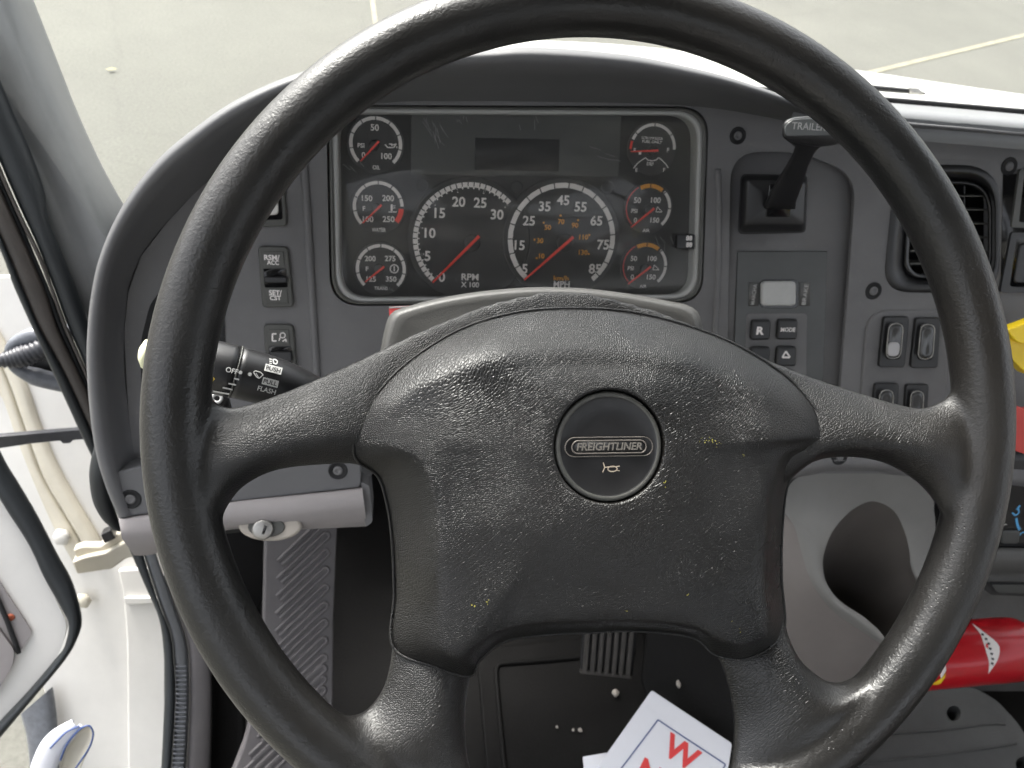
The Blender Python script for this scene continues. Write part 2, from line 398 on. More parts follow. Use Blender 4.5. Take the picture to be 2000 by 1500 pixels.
    cr.color_ramp.elements[1].position = .72; cr.color_ramp.elements[1].color = (col[0]*1.5+.004, col[1]*1.38+.003, col[2]*1.3+.002, 1); lk(cz.outputs[0], cr.inputs[0])
    lk(cr.outputs[0], b.inputs['Base Color'])
    rz = N('ShaderNodeMapRange'); rz.inputs[1].default_value = .3; rz.inputs[2].default_value = .7; rz.inputs[3].default_value = rough-.06; rz.inputs[4].default_value = rough+.08; lk(pz.outputs[0], rz.inputs[0]); lk(rz.outputs[0], b.inputs['Roughness'])
    b.inputs['Specular IOR Level'].default_value = .55
    return m
M_pad = leather('pad_leather_grain', (.005, .0052, .0054), 700, .00021, .32)
M_rim = leather('wheel_rim_polyurethane', (.010, .0103, .0104), 660, .00022, .34, rim=True)

def asphalt():
    m = bpy.data.materials.new('sunny_asphalt'); m.use_nodes = True; n = m.node_tree; b = n.nodes['Principled BSDF']; lk = n.links.new
    tc = n.nodes.new('ShaderNodeTexCoord')
    a = n.nodes.new('ShaderNodeTexNoise'); a.inputs['Scale'].default_value = 1.1; a.inputs['Detail'].default_value = 8; a.inputs['Roughness'].default_value = .7; lk(tc.outputs['Object'], a.inputs[0])
    c = n.nodes.new('ShaderNodeTexNoise'); c.inputs['Scale'].default_value = 60; c.inputs['Detail'].default_value = 3; lk(tc.outputs['Object'], c.inputs[0])
    r = n.nodes.new('ShaderNodeValToRGB'); r.color_ramp.elements[0].position = .3; r.color_ramp.elements[0].color = (.108, .107, .092, 1); r.color_ramp.elements[1].position = .75; r.color_ramp.elements[1].color = (.131, .130, .111, 1); lk(a.outputs[0], r.inputs[0])
    mx = n.nodes.new('ShaderNodeMix'); mx.data_type = 'RGBA'; mx.blend_type = 'OVERLAY'; mx.inputs[0].default_value = .32; lk(r.outputs[0], mx.inputs[6]); lk(c.outputs[0], mx.inputs[7])
    st = n.nodes.new('ShaderNodeTexNoise'); st.inputs['Scale'].default_value = .45; st.inputs['Detail'].default_value = 5; lk(tc.outputs['Object'], st.inputs[0])
    sr_ = n.nodes.new('ShaderNodeMapRange'); sr_.inputs[1].default_value = .35; sr_.inputs[2].default_value = .65; sr_.inputs[3].default_value = .92; sr_.inputs[4].default_value = 1.06; lk(st.outputs[0], sr_.inputs[0])
    wz = n.nodes.new('ShaderNodeTexNoise'); wz.inputs['Scale'].default_value = 2.5; wz.inputs['Detail'].default_value = 5; lk(tc.outputs['Object'], wz.inputs[0])
    wa = n.nodes.new('ShaderNodeMix'); wa.data_type = 'VECTOR'; wa.inputs[0].default_value = .12; lk(tc.outputs['Object'], wa.inputs[4]); lk(wz.outputs['Color'], wa.inputs[5])
    vk = n.nodes.new('ShaderNodeTexVoronoi'); vk.feature = 'DISTANCE_TO_EDGE'; vk.inputs['Scale'].default_value = .42; lk(wa.outputs[1], vk.inputs[0])
    ck_ = n.nodes.new('ShaderNodeMapRange'); ck_.inputs[1].default_value = 0; ck_.inputs[2].default_value = .009; ck_.inputs[3].default_value = .95; ck_.inputs[4].default_value = 1; lk(vk.outputs['Distance'], ck_.inputs[0])
    m1 = n.nodes.new('ShaderNodeMath'); m1.operation = 'MULTIPLY'; lk(sr_.outputs[0], m1.inputs[0]); lk(ck_.outputs[0], m1.inputs[1])
    m2 = n.nodes.new('ShaderNodeMix'); m2.data_type = 'RGBA'; m2.blend_type = 'MULTIPLY'; m2.inputs[0].default_value = 1; lk(mx.outputs[2], m2.inputs[6]); lk(m1.outputs[0], m2.inputs[7]); lk(m2.outputs[2], b.inputs['Base Color'])
    b.inputs['Roughness'].default_value = .9
    bp = n.nodes.new('ShaderNodeBump'); bp.inputs['Strength'].default_value = .3; bp.inputs['Distance'].default_value = .01; lk(c.outputs[0], bp.inputs['Height']); lk(bp.outputs[0], b.inputs['Normal'])
    return m
M_asph = asphalt()
M_line = mat('parking_paint', (.24, .225, .16), .8, var=.2, vscale=6)
M_leaf = mat('dry_leaf', (.30, .29, .12), .7, var=.2, vscale=40)
def glass(name, tint, refl_rough=.02, haze=0.0, ior=1.45, scratch=False):
    m = bpy.data.materials.new(name); m.use_nodes = True; n = m.node_tree; lk = n.links.new
    n.nodes.remove(n.nodes['Principled BSDF']); out = n.nodes['Material Output']
    t = n.nodes.new('ShaderNodeBsdfTransparent'); t.inputs[0].default_value = (*tint, 1)
    g = n.nodes.new('ShaderNodeBsdfGlossy'); g.inputs['Roughness'].default_value = refl_rough
    lw = n.nodes.new('ShaderNodeLayerWeight'); lw.inputs['Blend'].default_value = .5          # Schlick reflectance, the same from both sides
    pw = n.nodes.new('ShaderNodeMath'); pw.operation = 'POWER'; pw.inputs[1].default_value = 5; lk(lw.outputs['Facing'], pw.inputs[0])
    f0 = ((ior-1)/(ior+1))**2
    fr = n.nodes.new('ShaderNodeMapRange'); fr.inputs[3].default_value = f0; fr.inputs[4].default_value = 1.0; lk(pw.outputs[0], fr.inputs[0])
    mx = n.nodes.new('ShaderNodeMixShader'); lk(fr.outputs[0], mx.inputs[0]); lk(t.outputs[0], mx.inputs[1]); lk(g.outputs[0], mx.inputs[2])
    last = mx
    if haze:
        d = n.nodes.new('ShaderNodeBsdfDiffuse'); d.inputs[0].default_value = (.7, .7, .68, 1)
        m2 = n.nodes.new('ShaderNodeMixShader'); lk(mx.outputs[0], m2.inputs[1]); lk(d.outputs[0], m2.inputs[2]); m2.inputs[0].default_value = haze
        if scratch:
            tc = n.nodes.new('ShaderNodeTexCoord'); z = n.nodes.new('ShaderNodeTexNoise'); z.inputs['Scale'].default_value = 160; z.inputs['Detail'].default_value = 6; z.inputs['Roughness'].default_value = .75; lk(tc.outputs['Object'], z.inputs[0])
            r = n.nodes.new('ShaderNodeMapRange'); r.inputs[1].default_value = .42; r.inputs[2].default_value = .85; r.inputs[3].default_value = 0; r.inputs[4].default_value = haze*4; lk(z.outputs[0], r.inputs[0]); lk(r.outputs[0], m2.inputs[0])
        last = m2
    lk(last.outputs[0], out.inputs[0]); return m
M_glass = glass('windshield_glass', (.97, .985, .965))
M_lens = glass('gauge_lens', (.98, .98, .975), .06, haze=.030, ior=1.35, scratch=False)
M_clear = glass('clear_plastic_edge', (.85, .85, .83), .15, haze=.5)

# ------------------------------------------------------------------ planes of the cab
WH = Frame(CAM + RGT*.0525 - UY*.0189 + FWD*.3951, UN)                       # plane of the steering wheel
el = PITCH - rad(17)
PN = Frame(at(1000, 400, .70), (0, -math.cos(el), math.sin(el)))              # face of the dashboard
FL = Frame((0, 0, 1.0), (0, 0, 1))                                            # cab floor

# ================================================================== SETTING outside the cab
g = mesh('ground', [(-60, -60, 0), (60, -60, 0), (60, 60, 0), (-60, 60, 0)], [[0, 1, 2, 3]], M_asph, smooth=False); tag(g, kind='structure')
GR = Frame((0, 0, 0), (0, 0, 1))
def ground_line(A, B, w, name='parking_line'):
    a = GR.P(*A); b = GR.P(*B); d = (b-a).normalized(); s = Vector((-d.y, d.x, 0))*w/2; z = Vector((0, 0, .004))
    o = mesh(name, [a+s+z, a-s+z, b-s+z, b+s+z], [[0, 1, 2, 3]], M_line, smooth=False); tag(o, kind='structure'); return o
ground_line((1560, 176), (2120, 40), .055)
ground_line((722, -40), (735, 60), .035)
for i, (px, py, s) in enumerate([(218, 140, .035)]):
    c = GR.P(px, py) + Vector((0, 0, .012))
    lf = mesh('fallen_leaf', [c+Vector((-s, 0, 0)), c+Vector((0, -s*.5, .006)), c+Vector((s, .01, .004)), c+Vector((0, s*.5, .008))], [[0, 1, 2, 3]], M_leaf)
    tag(lf, 'pale yellow leaf lying alone on the asphalt outside the windshield', 'leaf')

# cab shell the photograph looks out of: roof, rear wall and far side shade the dashboard
def slab(name, lo, hi, m):
    x0, y0, z0 = lo; x1, y1, z1 = hi
    V = [(x, y, z) for z in (z0, z1) for y in (y0, y1) for x in (x0, x1)]
    o = mesh(name, V, [[0, 2, 3, 1], [4, 5, 7, 6], [0, 1, 5, 4], [2, 6, 7, 3], [0, 4, 6, 2], [1, 3, 7, 5]], m, smooth=False); return tag(o, kind='structure')
M_liner = mat('grey_headliner', (.32, .31, .30), .9, grain=300, gstr=.2, var=.05)
slab('cab_roof', (-.42, -1.15, 2.72), (1.95, .46, 2.78), M_liner)
slab('footwell_sun_block', (-.285, .68, 1.004), (-.275, 1.015, 1.60), M_matte)  # hidden wall added to keep sunlight off the floor under the dash
slab('cab_rear_wall', (-.42, -1.22, 1.0), (1.95, -1.16, 1.95), M_liner)  # unseen wall, cut low so the gap above lets in fill light
slab('cab_rear_header', (-.42, -1.22, 2.42), (1.95, -1.16, 2.715), M_liner)
slab('cab_side_wall', (1.96, -1.15, 1.0), (2.02, 1.2, 1.95), M_liner)
fl = mesh('cab_floor', [FL.L(-.27, -1.15), FL.L(1.95, -1.15), FL.L(1.95, 1.25), FL.L(-.27, 1.25)], [[0, 1, 2, 3]], M_floor, smooth=False); tag(fl, kind='structure')
slab('firewall', (-.27, 1.02, 1.004), (1.95, 1.06, 1.56), M_matte)

# windshield base line, glass, hood, cowl seam and wiper
B0 = [at(*p) for p in catmull([(205, 470, .84), (250, 400, .87), (330, 320, .92), (470, 225, .97), (640, 165, 1.0), (850, 138, 1.0), (1100, 146, 1.0), (1400, 167, 1.0), (1730, 194, 1.0), (2000, 217, 1.0), (2300, 243, 1.0), (2800, 286, 1.0)], 48)]
top = [p + Vector((0, -.48, .95)) for p in B0]
ws = thing('windshield', B0[20], 'clear windshield pane above the dashboard looking onto the asphalt', 'windshield')
loft('pane', [[b+Vector((0, .004, 0)) for b in B0], top], M_glass, ws, smooth=False)
tube('lower_gasket', [b+Vector((0, -.004, .001)) for b in B0[12:]], .0035, M_black, ws, seg=8)
far = catmull([(820, 70), (1000, 80), (1200, 90), (1400, 110), (1560, 127), (1690, 143), (1830, 164), (2000, 188), (2200, 214), (2700, 275)], 40)
near = catmull([tuple(b+Vector((0, .02, -.035))) for b in B0[12:]], 40)
rows = [near]
for t in (.25, .5, .75, .93):
    rows.append([Vector(near[i]).lerp(at(*far[i], 1.75), t)+Vector((0, 0, .006*math.sin(math.pi*t))) for i in range(40)])
rows.append([at(*f, 1.75)+Vector((0, 0, .004)) for f in far]); rows.append([at(*f, 1.75)+Vector((0, .05, -.05)) for f in far]); rows.append([at(*f, 1.75)+Vector((0, .09, -.5)) for f in far])
hd = loft('truck_hood', rows, mat('hood_white_paint', (.45, .45, .43), .35, var=.03, vscale=5)); tag(hd, 'white painted truck hood seen beyond the windshield base', 'hood')
wp = thing('windshield_wiper', at(1760, 178, 1.12), 'black wiper arm resting at the bottom right of the windshield', 'wiper')
tube('arm', [at(1560, 158, 1.12), at(1640, 166, 1.12), at(1705, 172, 1.12), at(1775, 178, 1.12), at(1806, 183, 1.12)], [.004, .004, .004, .0035, .0015], M_black, wp)
plate('blade_end', Frame(at(1790, 175, 1.115), (0, -.7, .7)), [(1776, 171), (1794, 172), (1806, 182), (1782, 181)], 0, .008, M_steel, wp, bevel=.001)

# ================================================================== DASHBOARD
dash = thing('dashboard', PN.P(1000, 950), 'charcoal plastic truck dashboard behind the steering wheel', 'dashboard')
cl_out = quad_rr([(637, 205), (1385, 208), (1372, 592), (645, 598)], [60, 60, 52, 62], 8)
panel_outline = [(242, 650), (250, 570), (275, 500), (325, 435), (375, 382), (420, 340), (500, 275), (600, 225), (720, 196), (900, 196), (1100, 198), (1300, 202), (1420, 212), (1550, 236), (1700, 258), (2060, 288), (2800, 350), (2800, 1000), (2060, 925), (1560, 925), (1410, 850), (1300, 800), (1000, 800), (745, 900), (708, 955), (440, 985), (290, 1000), (262, 905), (250, 800)]
recess = quad_rr([(1428, 296), (1560, 297), (1672, 340), (1660, 520), (1630, 905), (1418, 830)], [60, 40, 52, 60, 20, 20], 6)
vent_hole = quad_rr([(1752, 326), (1950, 326), (1948, 570), (1728, 566)], [70, 75, 60, 50], 6)
plate('gauge_panel', PN, panel_outline, 0, .02, M_dash, dash, holes=[cl_out, recess, vent_hole], bevel=.0012)
# recessed plate round the brake lever and buttons
plate('recessed_plate', PN, quad_rr([(1420, 288), (1680, 288), (1680, 915), (1405, 860)], 8), -.0045, .004, M_dash, dash, bevel=0)
plate('column_opening_shade', PN, quad_rr([(330, 545), (420, 520), (438, 620), (441, 700), (436, 812), (300, 850), (280, 800), (275, 740), (276, 660), (292, 596)], [20, 10, 6, 6, 10, 10, 10, 10, 10, 14]), .0012, .001, M_matte, dash, bevel=.0004)  # black plate laid on the panel, painting the darkness of a cutout
# soft raised rib between switch column and cluster
tube('panel_rib', [PN.P(*p, .0005) for p in catmull([(588, 250), (594, 330), (600, 420), (606, 520), (612, 620), (618, 720), (622, 790)], 24)], .0035, M_dash, dash, seg=10)
tube('panel_rib', [PN.P(*p, -.0005) for p in catmull([(1402, 330), (1404, 420), (1402, 520), (1396, 640), (1392, 760)], 24)], .003, M_dash, dash, seg=10)
# hood over the gauges: crest, underside and back slope
S = [(232, 1012), (206, 950), (186, 880), (174, 790), (169, 690), (176, 590), (195, 500), (236, 408), (302, 318), (380, 250), (470, 190), (590, 140), (720, 112), (850, 102), (950, 97), (1025, 92), (1100, 95), (1180, 102), (1262, 113), (1392, 142), (1490, 172), (1570, 200), (1640, 218), (1764, 236), (1880, 246), (2060, 262), (2800, 326)]
U = [(298, 1000), (275, 945), (257, 850), (246, 760), (242, 690), (246, 600), (256, 545), (283, 487), (330, 430), (385, 373), (445, 318), (535, 255), (650, 215), (780, 200), (900, 199), (980, 199), (1060, 200), (1150, 201), (1250, 203), (1390, 212), (1490, 228), (1570, 243), (1640, 252), (1764, 265), (1880, 275), (2060, 291), (2800, 355)]
H = [.030, .034, .036, .038, .040, .043, .046, .052, .060, .068, .075, .082, .088, .090, .090, .090, .090, .088, .085, .078, .070, .062, .056, .050, .048, .046, .046]
Sc = catmull_k([(*a, h) for a, h in zip(S, H)], 5); Uc = catmull_k([(*a, h) for a, h in zip(U, H)], 5)
rows = [[] for _ in range(9)]
back = Vector((0, .10, -.085))
for (sx, sy, h), (ux, uy, _) in zip(Sc, Uc):
    for k, (t, f) in enumerate(((0, .80), (.07, .97), (.16, 1.0), (.30, .95), (.50, .70), (.72, .34), (.90, .09), (1.0, -.012))):
        rows[k+1].append(PN.P(sx+(ux-sx)*t, sy+(uy-sy)*t, h*f))
    rows[0].append(rows[1][-1]+back)
loft('gauge_hood', rows, M_hoodp, dash)
# deck closing the dash between the hood's back slope and the glass
bk_ = [(v.x, v.y, v.z) for v in rows[0]]; rb = catmull(bk_, 60); gb = catmull([tuple(b+Vector((0, 0, -.012))) for b in B0[:33]], 60)
loft('dash_deck', [rb, [Vector(a).lerp(Vector(b), .5)-Vector((0, 0, .03)) for a, b in zip(rb, gb)], gb], M_hoodp, dash)
# dash top running to the glass on the passenger side
dt0 = [PN.P(*p, .048)+Vector((0, .004, .001)) for p in ((1560, 205), (1640, 219), (1764, 236), (1880, 246), (2060, 262), (2800, 326))]
dt1 = [at(*p, 1.0)+Vector((0, .0, -.004)) for p in ((1560, 180), (1640, 187), (1764, 197), (1880, 207), (2060, 222), (2800, 285))]
M_dtop = mat('pale_grey_dash_top', (.17, .175, .18), .45, grain=800, gstr=.2, var=.05)  # paler grey than the gauge hood
loft('dash_top', [[p+Vector((0, 0, -.02)) for p in dt0], dt0, [a.lerp(b, .5) for a, b in zip(dt0, dt1)], dt1], M_dtop, dash)
def screw(px, py, r=13, off=0.0, par=dash, n=None, fr=PN):
    k = fr.scale(px, py); c = fr.P(px, py, off)
    nn = fr.n if n is None else n
    o = lathe('screw_recess_shade', c, nn, [(r*k*1.22, -.001), (r*k*1.22, .0003), (r*k*1.12, .0009), (r*k*1.0, .0006), (r*k*.96, .0003), (r*k*.2, .0003)], M_matte, par, seg=28)  # black disc on the uncut panel paints the shade of a screw recess
    h = lathe('screw', c, nn, [(r*k*.60, .0002), (r*k*.60, .0008), (r*k*.5, .0012), (r*k*.30, .0012), (r*k*.24, .0007), (r*k*.05, .0006)], M_dash, o, seg=24)
    return o
for p in ((1441, 265), (1706, 568), (1971, 325)): screw(*p)
# lower left corner of the binnacle, its trim strip and the lower panel
lc = plate('lower_corner', PN, quad_rr([(214, 925), (300, 905), (470, 900), (705, 898), (705, 952), (440, 982), (300, 1002), (232, 1012)], [20, 4, 4, 4, 10, 4, 4, 14]), .026, .03, M_hoodp, dash, bevel=.004, seg=4)
screw(255, 975, 17, .0262); screw(660, 919, 15, .0262)
TF = [(232, 1008), (300, 1000), (440, 978), (560, 965), (708, 950)]; TM = [(238, 1052), (300, 1046), (440, 1026), (560, 1012), (712, 990)]; TB = [(262, 1085), (310, 1080), (440, 1036), (560, 1035), (716, 1028)]
rows = [[PN.P(*p, .020) for p in catmull(TF, 24)], [PN.P(*p, .031) for p in catmull([(x, y+8) for x, y in TF], 24)], [PN.P(*p, .033) for p in catmull(TM, 24)], [PN.P(*p, .018) for p in catmull(TB, 24)], [PN.P(*p, -.02) for p in catmull(TB, 24)]]
loft('lower_trim', rows, M_lilac, dash)
plate('trim_end', PN, quad_rr([(704, 940), (722, 950), (728, 1020), (714, 1030)], 6), .024, .05, M_dash, dash, bevel=.003)
plate('knee_panel', PN, [(300, 1000), (712, 960), (712, 1010), (300, 1060)], -.012, .02, M_matte, dash, bevel=0)
# right lower edge of the dash above the console
EL = [(1530, 905), (1600, 892), (1700, 890), (1800, 900), (2060, 930), (2800, 1010)]
rows = [[PN.P(x, y-14, .002) for x, y in catmull(EL, 16)], [PN.P(x, y+8, .014) for x, y in catmull(EL, 16)], [PN.P(x, y+26, .012) for x, y in catmull(EL, 16)], [PN.P(x, y+38, -.03) for x, y in catmull(EL, 16)]]
loft('lower_edge', rows, M_dash, dash)
screw(1640, 893, 12, .0135)

# ------------------------------------------------------------------ instrument cluster
CF = -.016                                   # depth of the dial faces behind the dash face
clus = thing('instrument_cluster', PN.P(1010, 590, CF), 'black gauge cluster with white scales and red needles behind a scratched clear lens', 'gauge cluster')
plate('cluster_face', PN, quad_rr([(612, 190), (1400, 190), (1400, 625), (612, 625)], 30), CF, .003, M_face, clus, bevel=0)
# side wall of the lens box, rounded clear bezel
def ring_px(q, r, off): return [PN.P(x, y, off) for x, y in quad_rr(q, r, 8)]
q0 = [(641, 207), (1382, 211), (1369, 589), (649, 595)]; q1 = [(648, 212), (1374, 217), (1362, 583), (656, 590)]; q2 = [(660, 222), (1350, 226), (1343, 574), (668, 581)]
rows = [ring_px(q0, [58, 58, 50, 60], -.002), ring_px(q0, [58, 58, 50, 60], .0012), ring_px(q1, [56, 56, 48, 58], .0016), ring_px(q1, [56, 56, 48, 58], -.004)]
loft('bezel_rim', rows, M_switch, clus, closed=True)
rows = [ring_px(q1, [56, 56, 48, 58], .0002), ring_px([(652, 214), (1371, 219), (1359, 581), (659, 588)], [55, 55, 48, 57], .0010), ring_px([(657, 219), (1366, 223), (1355, 577), (664, 584)], [54, 54, 47, 56], .0006), ring_px([(660, 222), (1362, 226), (1351, 574), (667, 581)], [53, 53, 46, 55], -.002), ring_px([(664, 224), (1350, 226), (1343, 574), (670, 580)], [52, 52, 46, 54], CF+.0003)]
loft('lens_wall', rows, M_clear, clus, closed=True)
lens = plate('lens', PN, quad_rr([(654, 216), (1369, 221), (1357, 579), (661, 586)], [55, 55, 48, 57], 8), -.0004, .0012, M_lens, clus, bevel=0)
random.seed(3); scr = []
for cx, cy, n_, L_, a_ in ((858, 262, 9, 34, 70), (842, 246, 5, 22, 60), (1040, 238, 5, 20, 88), (905, 232, 4, 12, 80), (690, 330, 3, 30, 50), (1180, 300, 4, 30, 20), (760, 560, 5, 24, 10), (1300, 470, 4, 26, 75)):
    for _ in range(n_):
        x = cx+random.gauss(0, 12); y = cy+random.gauss(0, 9); an = rad(a_+random.gauss(0, 12)); l = L_*random.uniform(.4, 1.1)
        p = [(x+math.cos(an)*l*(t/3-.5)+random.gauss(0, .5), y+math.sin(an)*l*(t/3-.5)+random.gauss(0, .5)) for t in range(4)]
        k = PN.scale(x, y); q = [PN.uv(*v, .0002) for v in p]
        scr += [bar_data(PN, q[i], q[i+1], .7*k, .7*k, .0002) for i in range(3)]
V_, F_ = merge(scr); so = mesh('lens_scratches', V_, F_, mat('scratch_grey', (.20, .20, .195), .6), lens, smooth=False); so['kind'] = 'stuff'
plate('message_panel', PN, quad_rr([(803, 219), (1214, 223), (1208, 345), (803, 341)], 4), CF+.0012, .002, M_disp, clus, bevel=.0006)
plate('message_display', PN, quad_rr([(927, 269), (1093, 272), (1091, 335), (927, 332)], 3), CF+.0015, .0005, M_lcd, clus, bevel=0)
for p in ((825, 362), (1010, 366), (1187, 367)):
    k = PN.scale(*p); lathe('reset_dimple', PN.P(*p, CF), PN.n, [(13*k, -.0002), (13*k, .0006), (11.5*k, .0008), (10*k, -.0001), (2*k, -.0002)], M_black, clus, seg=28)
def needle(fr, par, tail, tip, hub, off, w, hr):
    k = fr.scale(*hub)
    h = lathe('needle_hub', fr.P(*hub, off-.0016), fr.n, [(hr*k, 0), (hr*k, .0026), (hr*k*.8, .0034), (.1*k, .0036)], M_black, par, seg=28)
    a = Vector(fr.uv(*tail, off+.0022)); b = Vector(fr.uv(*tip, off+.0022)); d = (b-a).normalized(); s = Vector((-d.y, d.x))
    ws = [(a, w*.5), (a+d*.001, w*.5), (b, w*.28)]
    V = []; 
    for o in (off+.0022, off+.0010):
        for p, q in ((a, w), (b, w*.5)): V += [fr.L(*(p+s*q*k/2), o), fr.L(*(p-s*q*k/2), o)]
    mesh('needle', V, [[0, 1, 3, 2], [4, 6, 7, 5], [0, 4, 5, 1], [2, 3, 7, 6], [0, 2, 6, 4], [1, 5, 7, 3]], M_red, par, smooth=False)
def dial(name_lbl, c, rx, segs, ticks, texts, ndl, par_mat=M_white, wid=.085, raise_=.0006, red_thin=None, big=False):
    """one dial: round face, scale arcs, tick marks, lettering, hub and needle"""
    k = PN.scale(*c); R = rx*k; cc = PN.uv(*c, CF)
    d = lathe('gauge', PN.P(*c, CF+.0002), PN.n, [(R*1.10, -.0004), (R*1.10, .0003), (R*1.06, .0007), (R*1.0, .0004), (.0005, .0004)], M_face, clus, seg=64)
    d['label'] = name_lbl
    z = CF+.0012
    by = {}
    for a0, a1, m, w in segs: by.setdefault(m.name, (m, []))[1].append(arc_data(PN, cc, R*(1-w), R, a0, a1, z, 30))
    for m, parts in by.values(): flat('scale_arc', parts, m, d)
    tk = []
    for a, l, w, m in ticks:
        ca, sa = math.cos(rad(a)), math.sin(rad(a))
        tk.append(bar_data(PN, (cc[0]+ca*R*1.0, cc[1]+sa*R*1.0), (cc[0]+ca*R*l, cc[1]+sa*R*l), w*k, w*k, z+.00025))
    if tk: flat('tick_gaps', tk, M_face, d)
    bt = {}
    for t in texts:
        s, x, y, h, m = t[:5]; wdt = t[5] if len(t) > 5 else None
        bt.setdefault(m.name, (m, []))[1].append(text_data(PN, s, x, y, h, z+.0001, bold=.022, width=wdt))
    for m, parts in bt.values(): flat('lettering', parts, m, d)
    if ndl: needle(PN, d, ndl[0], ndl[1], ndl[2], CF+.0012, ndl[3], ndl[4])
    return d
W = M_white
# tachometer
t0, t1 = 229, 44
tc_ = (917, 469)
d = dial('tachometer, left of the two large dials, reading zero', tc_, 112, [(t0, t1, W, .085)], [(t0+(t1-t0)*i/30, .93 if i % 5 else .86, 2.2, W) for i in range(31)],
     [('0', 863, 541, 20, W), ('5', 835, 500, 20, W), ('10', 840, 455, 20, W), ('15', 859, 416, 20, W), ('20', 896, 394, 20, W), ('25', 938, 396, 20, W), ('30', 971, 419, 20, W), ('RPM', 918, 541, 13, W, 34), ('X 100', 918, 556, 11, W, 36)],
     ((936, 461), (845, 552), (921, 474), 6.0, 17))
inner = []
cc = PN.uv(*tc_, CF); R = 112*PN.scale(*tc_)
for i in range(31):
    a = rad(t0+(t1-t0)*i/30); l = .845 if i % 5 == 0 else .885
    inner.append(bar_data(PN, (cc[0]+math.cos(a)*R*.93, cc[1]+math.sin(a)*R*.93), (cc[0]+math.cos(a)*R*l, cc[1]+math.sin(a)*R*l), R*.028, R*.02, CF+.00125))
flat('tick_marks', inner, W, d)
sc_ = (1097, 467); s0, s1 = 229, -49
d = dial('speedometer, right of the two large dials, reading zero', sc_, 107, [(s0, s1, W, .09)], [(s0+(s1-s0)*i/17.5, .90, 2.2, W) for i in range(18)],
     [('5', 1025, 525, 19, W), ('15', 1015, 479, 19, W), ('25', 1033, 431, 19, W), ('35', 1064, 403, 19, W), ('45', 1100, 391, 19, W), ('55', 1134, 404, 19, W), ('65', 1165, 431, 19, W), ('75', 1178, 478, 19, W), ('85', 1162, 525, 19, W), ('MPH', 1097, 555, 12, W, 32),
      ('10', 1058, 500, 10, M_orange), ('30', 1055, 470, 10, M_orange), ('50', 1070, 444, 10, M_orange), ('70', 1096, 433, 10, M_orange), ('90', 1123, 440, 10, M_orange), ('110', 1140, 463, 10, M_orange), ('130', 1139, 493, 10, M_orange), ('km/h', 1096, 543, 9, M_orange, 30),
      ('.', 1044, 468, 4, M_orange), ('.', 1062, 435, 4, M_orange), ('.', 1095, 421, 4, M_orange), ('.', 1129, 430, 4, M_orange), ('.', 1151, 459, 4, M_orange), ('.', 1150, 496, 4, M_orange), ('.', 1048, 504, 4, M_orange)],
     ((1120, 463), (1024, 547), (1103, 473), 6.0, 17))
# small left dials
def small(lbl, c, r, segs, nums, ndl, ticks, hub):
    return dial(lbl, c, r, segs, [(a, .84, 2.0, W) for a in ticks], nums, (ndl[0], ndl[1], hub, 4.4, 10))
G5 = [225-270*i/8 for i in range(9)]
small('oil pressure gauge at the top left of the cluster', (734, 281), 53, [(225, -45, W, .13)],
      [('50', 732, 249, 13, W), ('100', 755, 305, 12, W), ('0', 710, 303, 12, W), ('PSI', 705, 284, 9, W), ('OIL', 735, 327, 8, W, 15)], ((740, 276), (704, 315)), G5[1:-1], (731, 284))
small('water temperature gauge with a red end, middle left', (739, 404), 51, [(225, 3, W, .13), (-3, -38, M_red, .2)],
      [('150', 717, 387, 12, W), ('200', 758, 387, 12, W), ('100', 719, 428, 12, W), ('250', 759, 428, 12, W), ('F', 711, 407, 9, W), ('WATER', 740, 449, 8, W, 28)], ((745, 400), (708, 436)), G5[1:-2], (735, 406))
small('transmission temperature gauge at the bottom left', (744, 525), 50, [(225, -45, W, .13)],
      [('200', 723, 505, 11, W), ('275', 762, 505, 11, W), ('125', 725, 545, 11, W), ('350', 764, 545, 11, W), ('F', 717, 525, 9, W), ('TRANS', 744, 563, 7, W, 27)], ((750, 521), (713, 551)), G5[1:-1], (741, 524))
small('fuel gauge at the top right reading empty', (1274, 290), 46, [(160, 0, W, .12), (184, 164, M_red, .10)],
      [('ULTRA LOW SULFUR', 1274, 270, 5, W, 42), ('FUEL ONLY', 1274, 277, 5, W, 40), ('E', 1240, 293, 7, W), ('F', 1305, 293, 8, W), ('DEF', 1270, 320, 6, W), ('E', 1243, 332, 7, W), ('F', 1297, 332, 7, W)], ((1286, 294), (1233, 296)), (143, 90, 38), (1274, 294))
small('front air pressure gauge with orange arc, middle right', (1266, 406), 45, [(118, 54, M_orange, .17), (48, -46, W, .13), (225, 122, M_redprint, .045)],
      [('50', 1245, 391, 11, W), ('100', 1281, 391, 11, W), ('0', 1241, 430, 10, W), ('150', 1279, 430, 10, W), ('PSI', 1239, 412, 8, W), ('AIR', 1262, 450, 6, W, 14)], ((1278, 407), (1233, 444)), (90, 45, 0), (1266, 410))
small('rear air pressure gauge with orange arc at the bottom right', (1259, 519), 44, [(118, 54, M_orange, .17), (48, -46, W, .13), (225, 122, M_redprint, .045)],
      [('50', 1238, 505, 10, W), ('100', 1274, 505, 10, W), ('0', 1235, 541, 10, W), ('150', 1272, 541, 10, W), ('PSI', 1232, 524, 8, W), ('AIR', 1256, 559, 6, W, 14)], ((1271, 521), (1227, 555)), (90, 45, 0), (1259, 524))
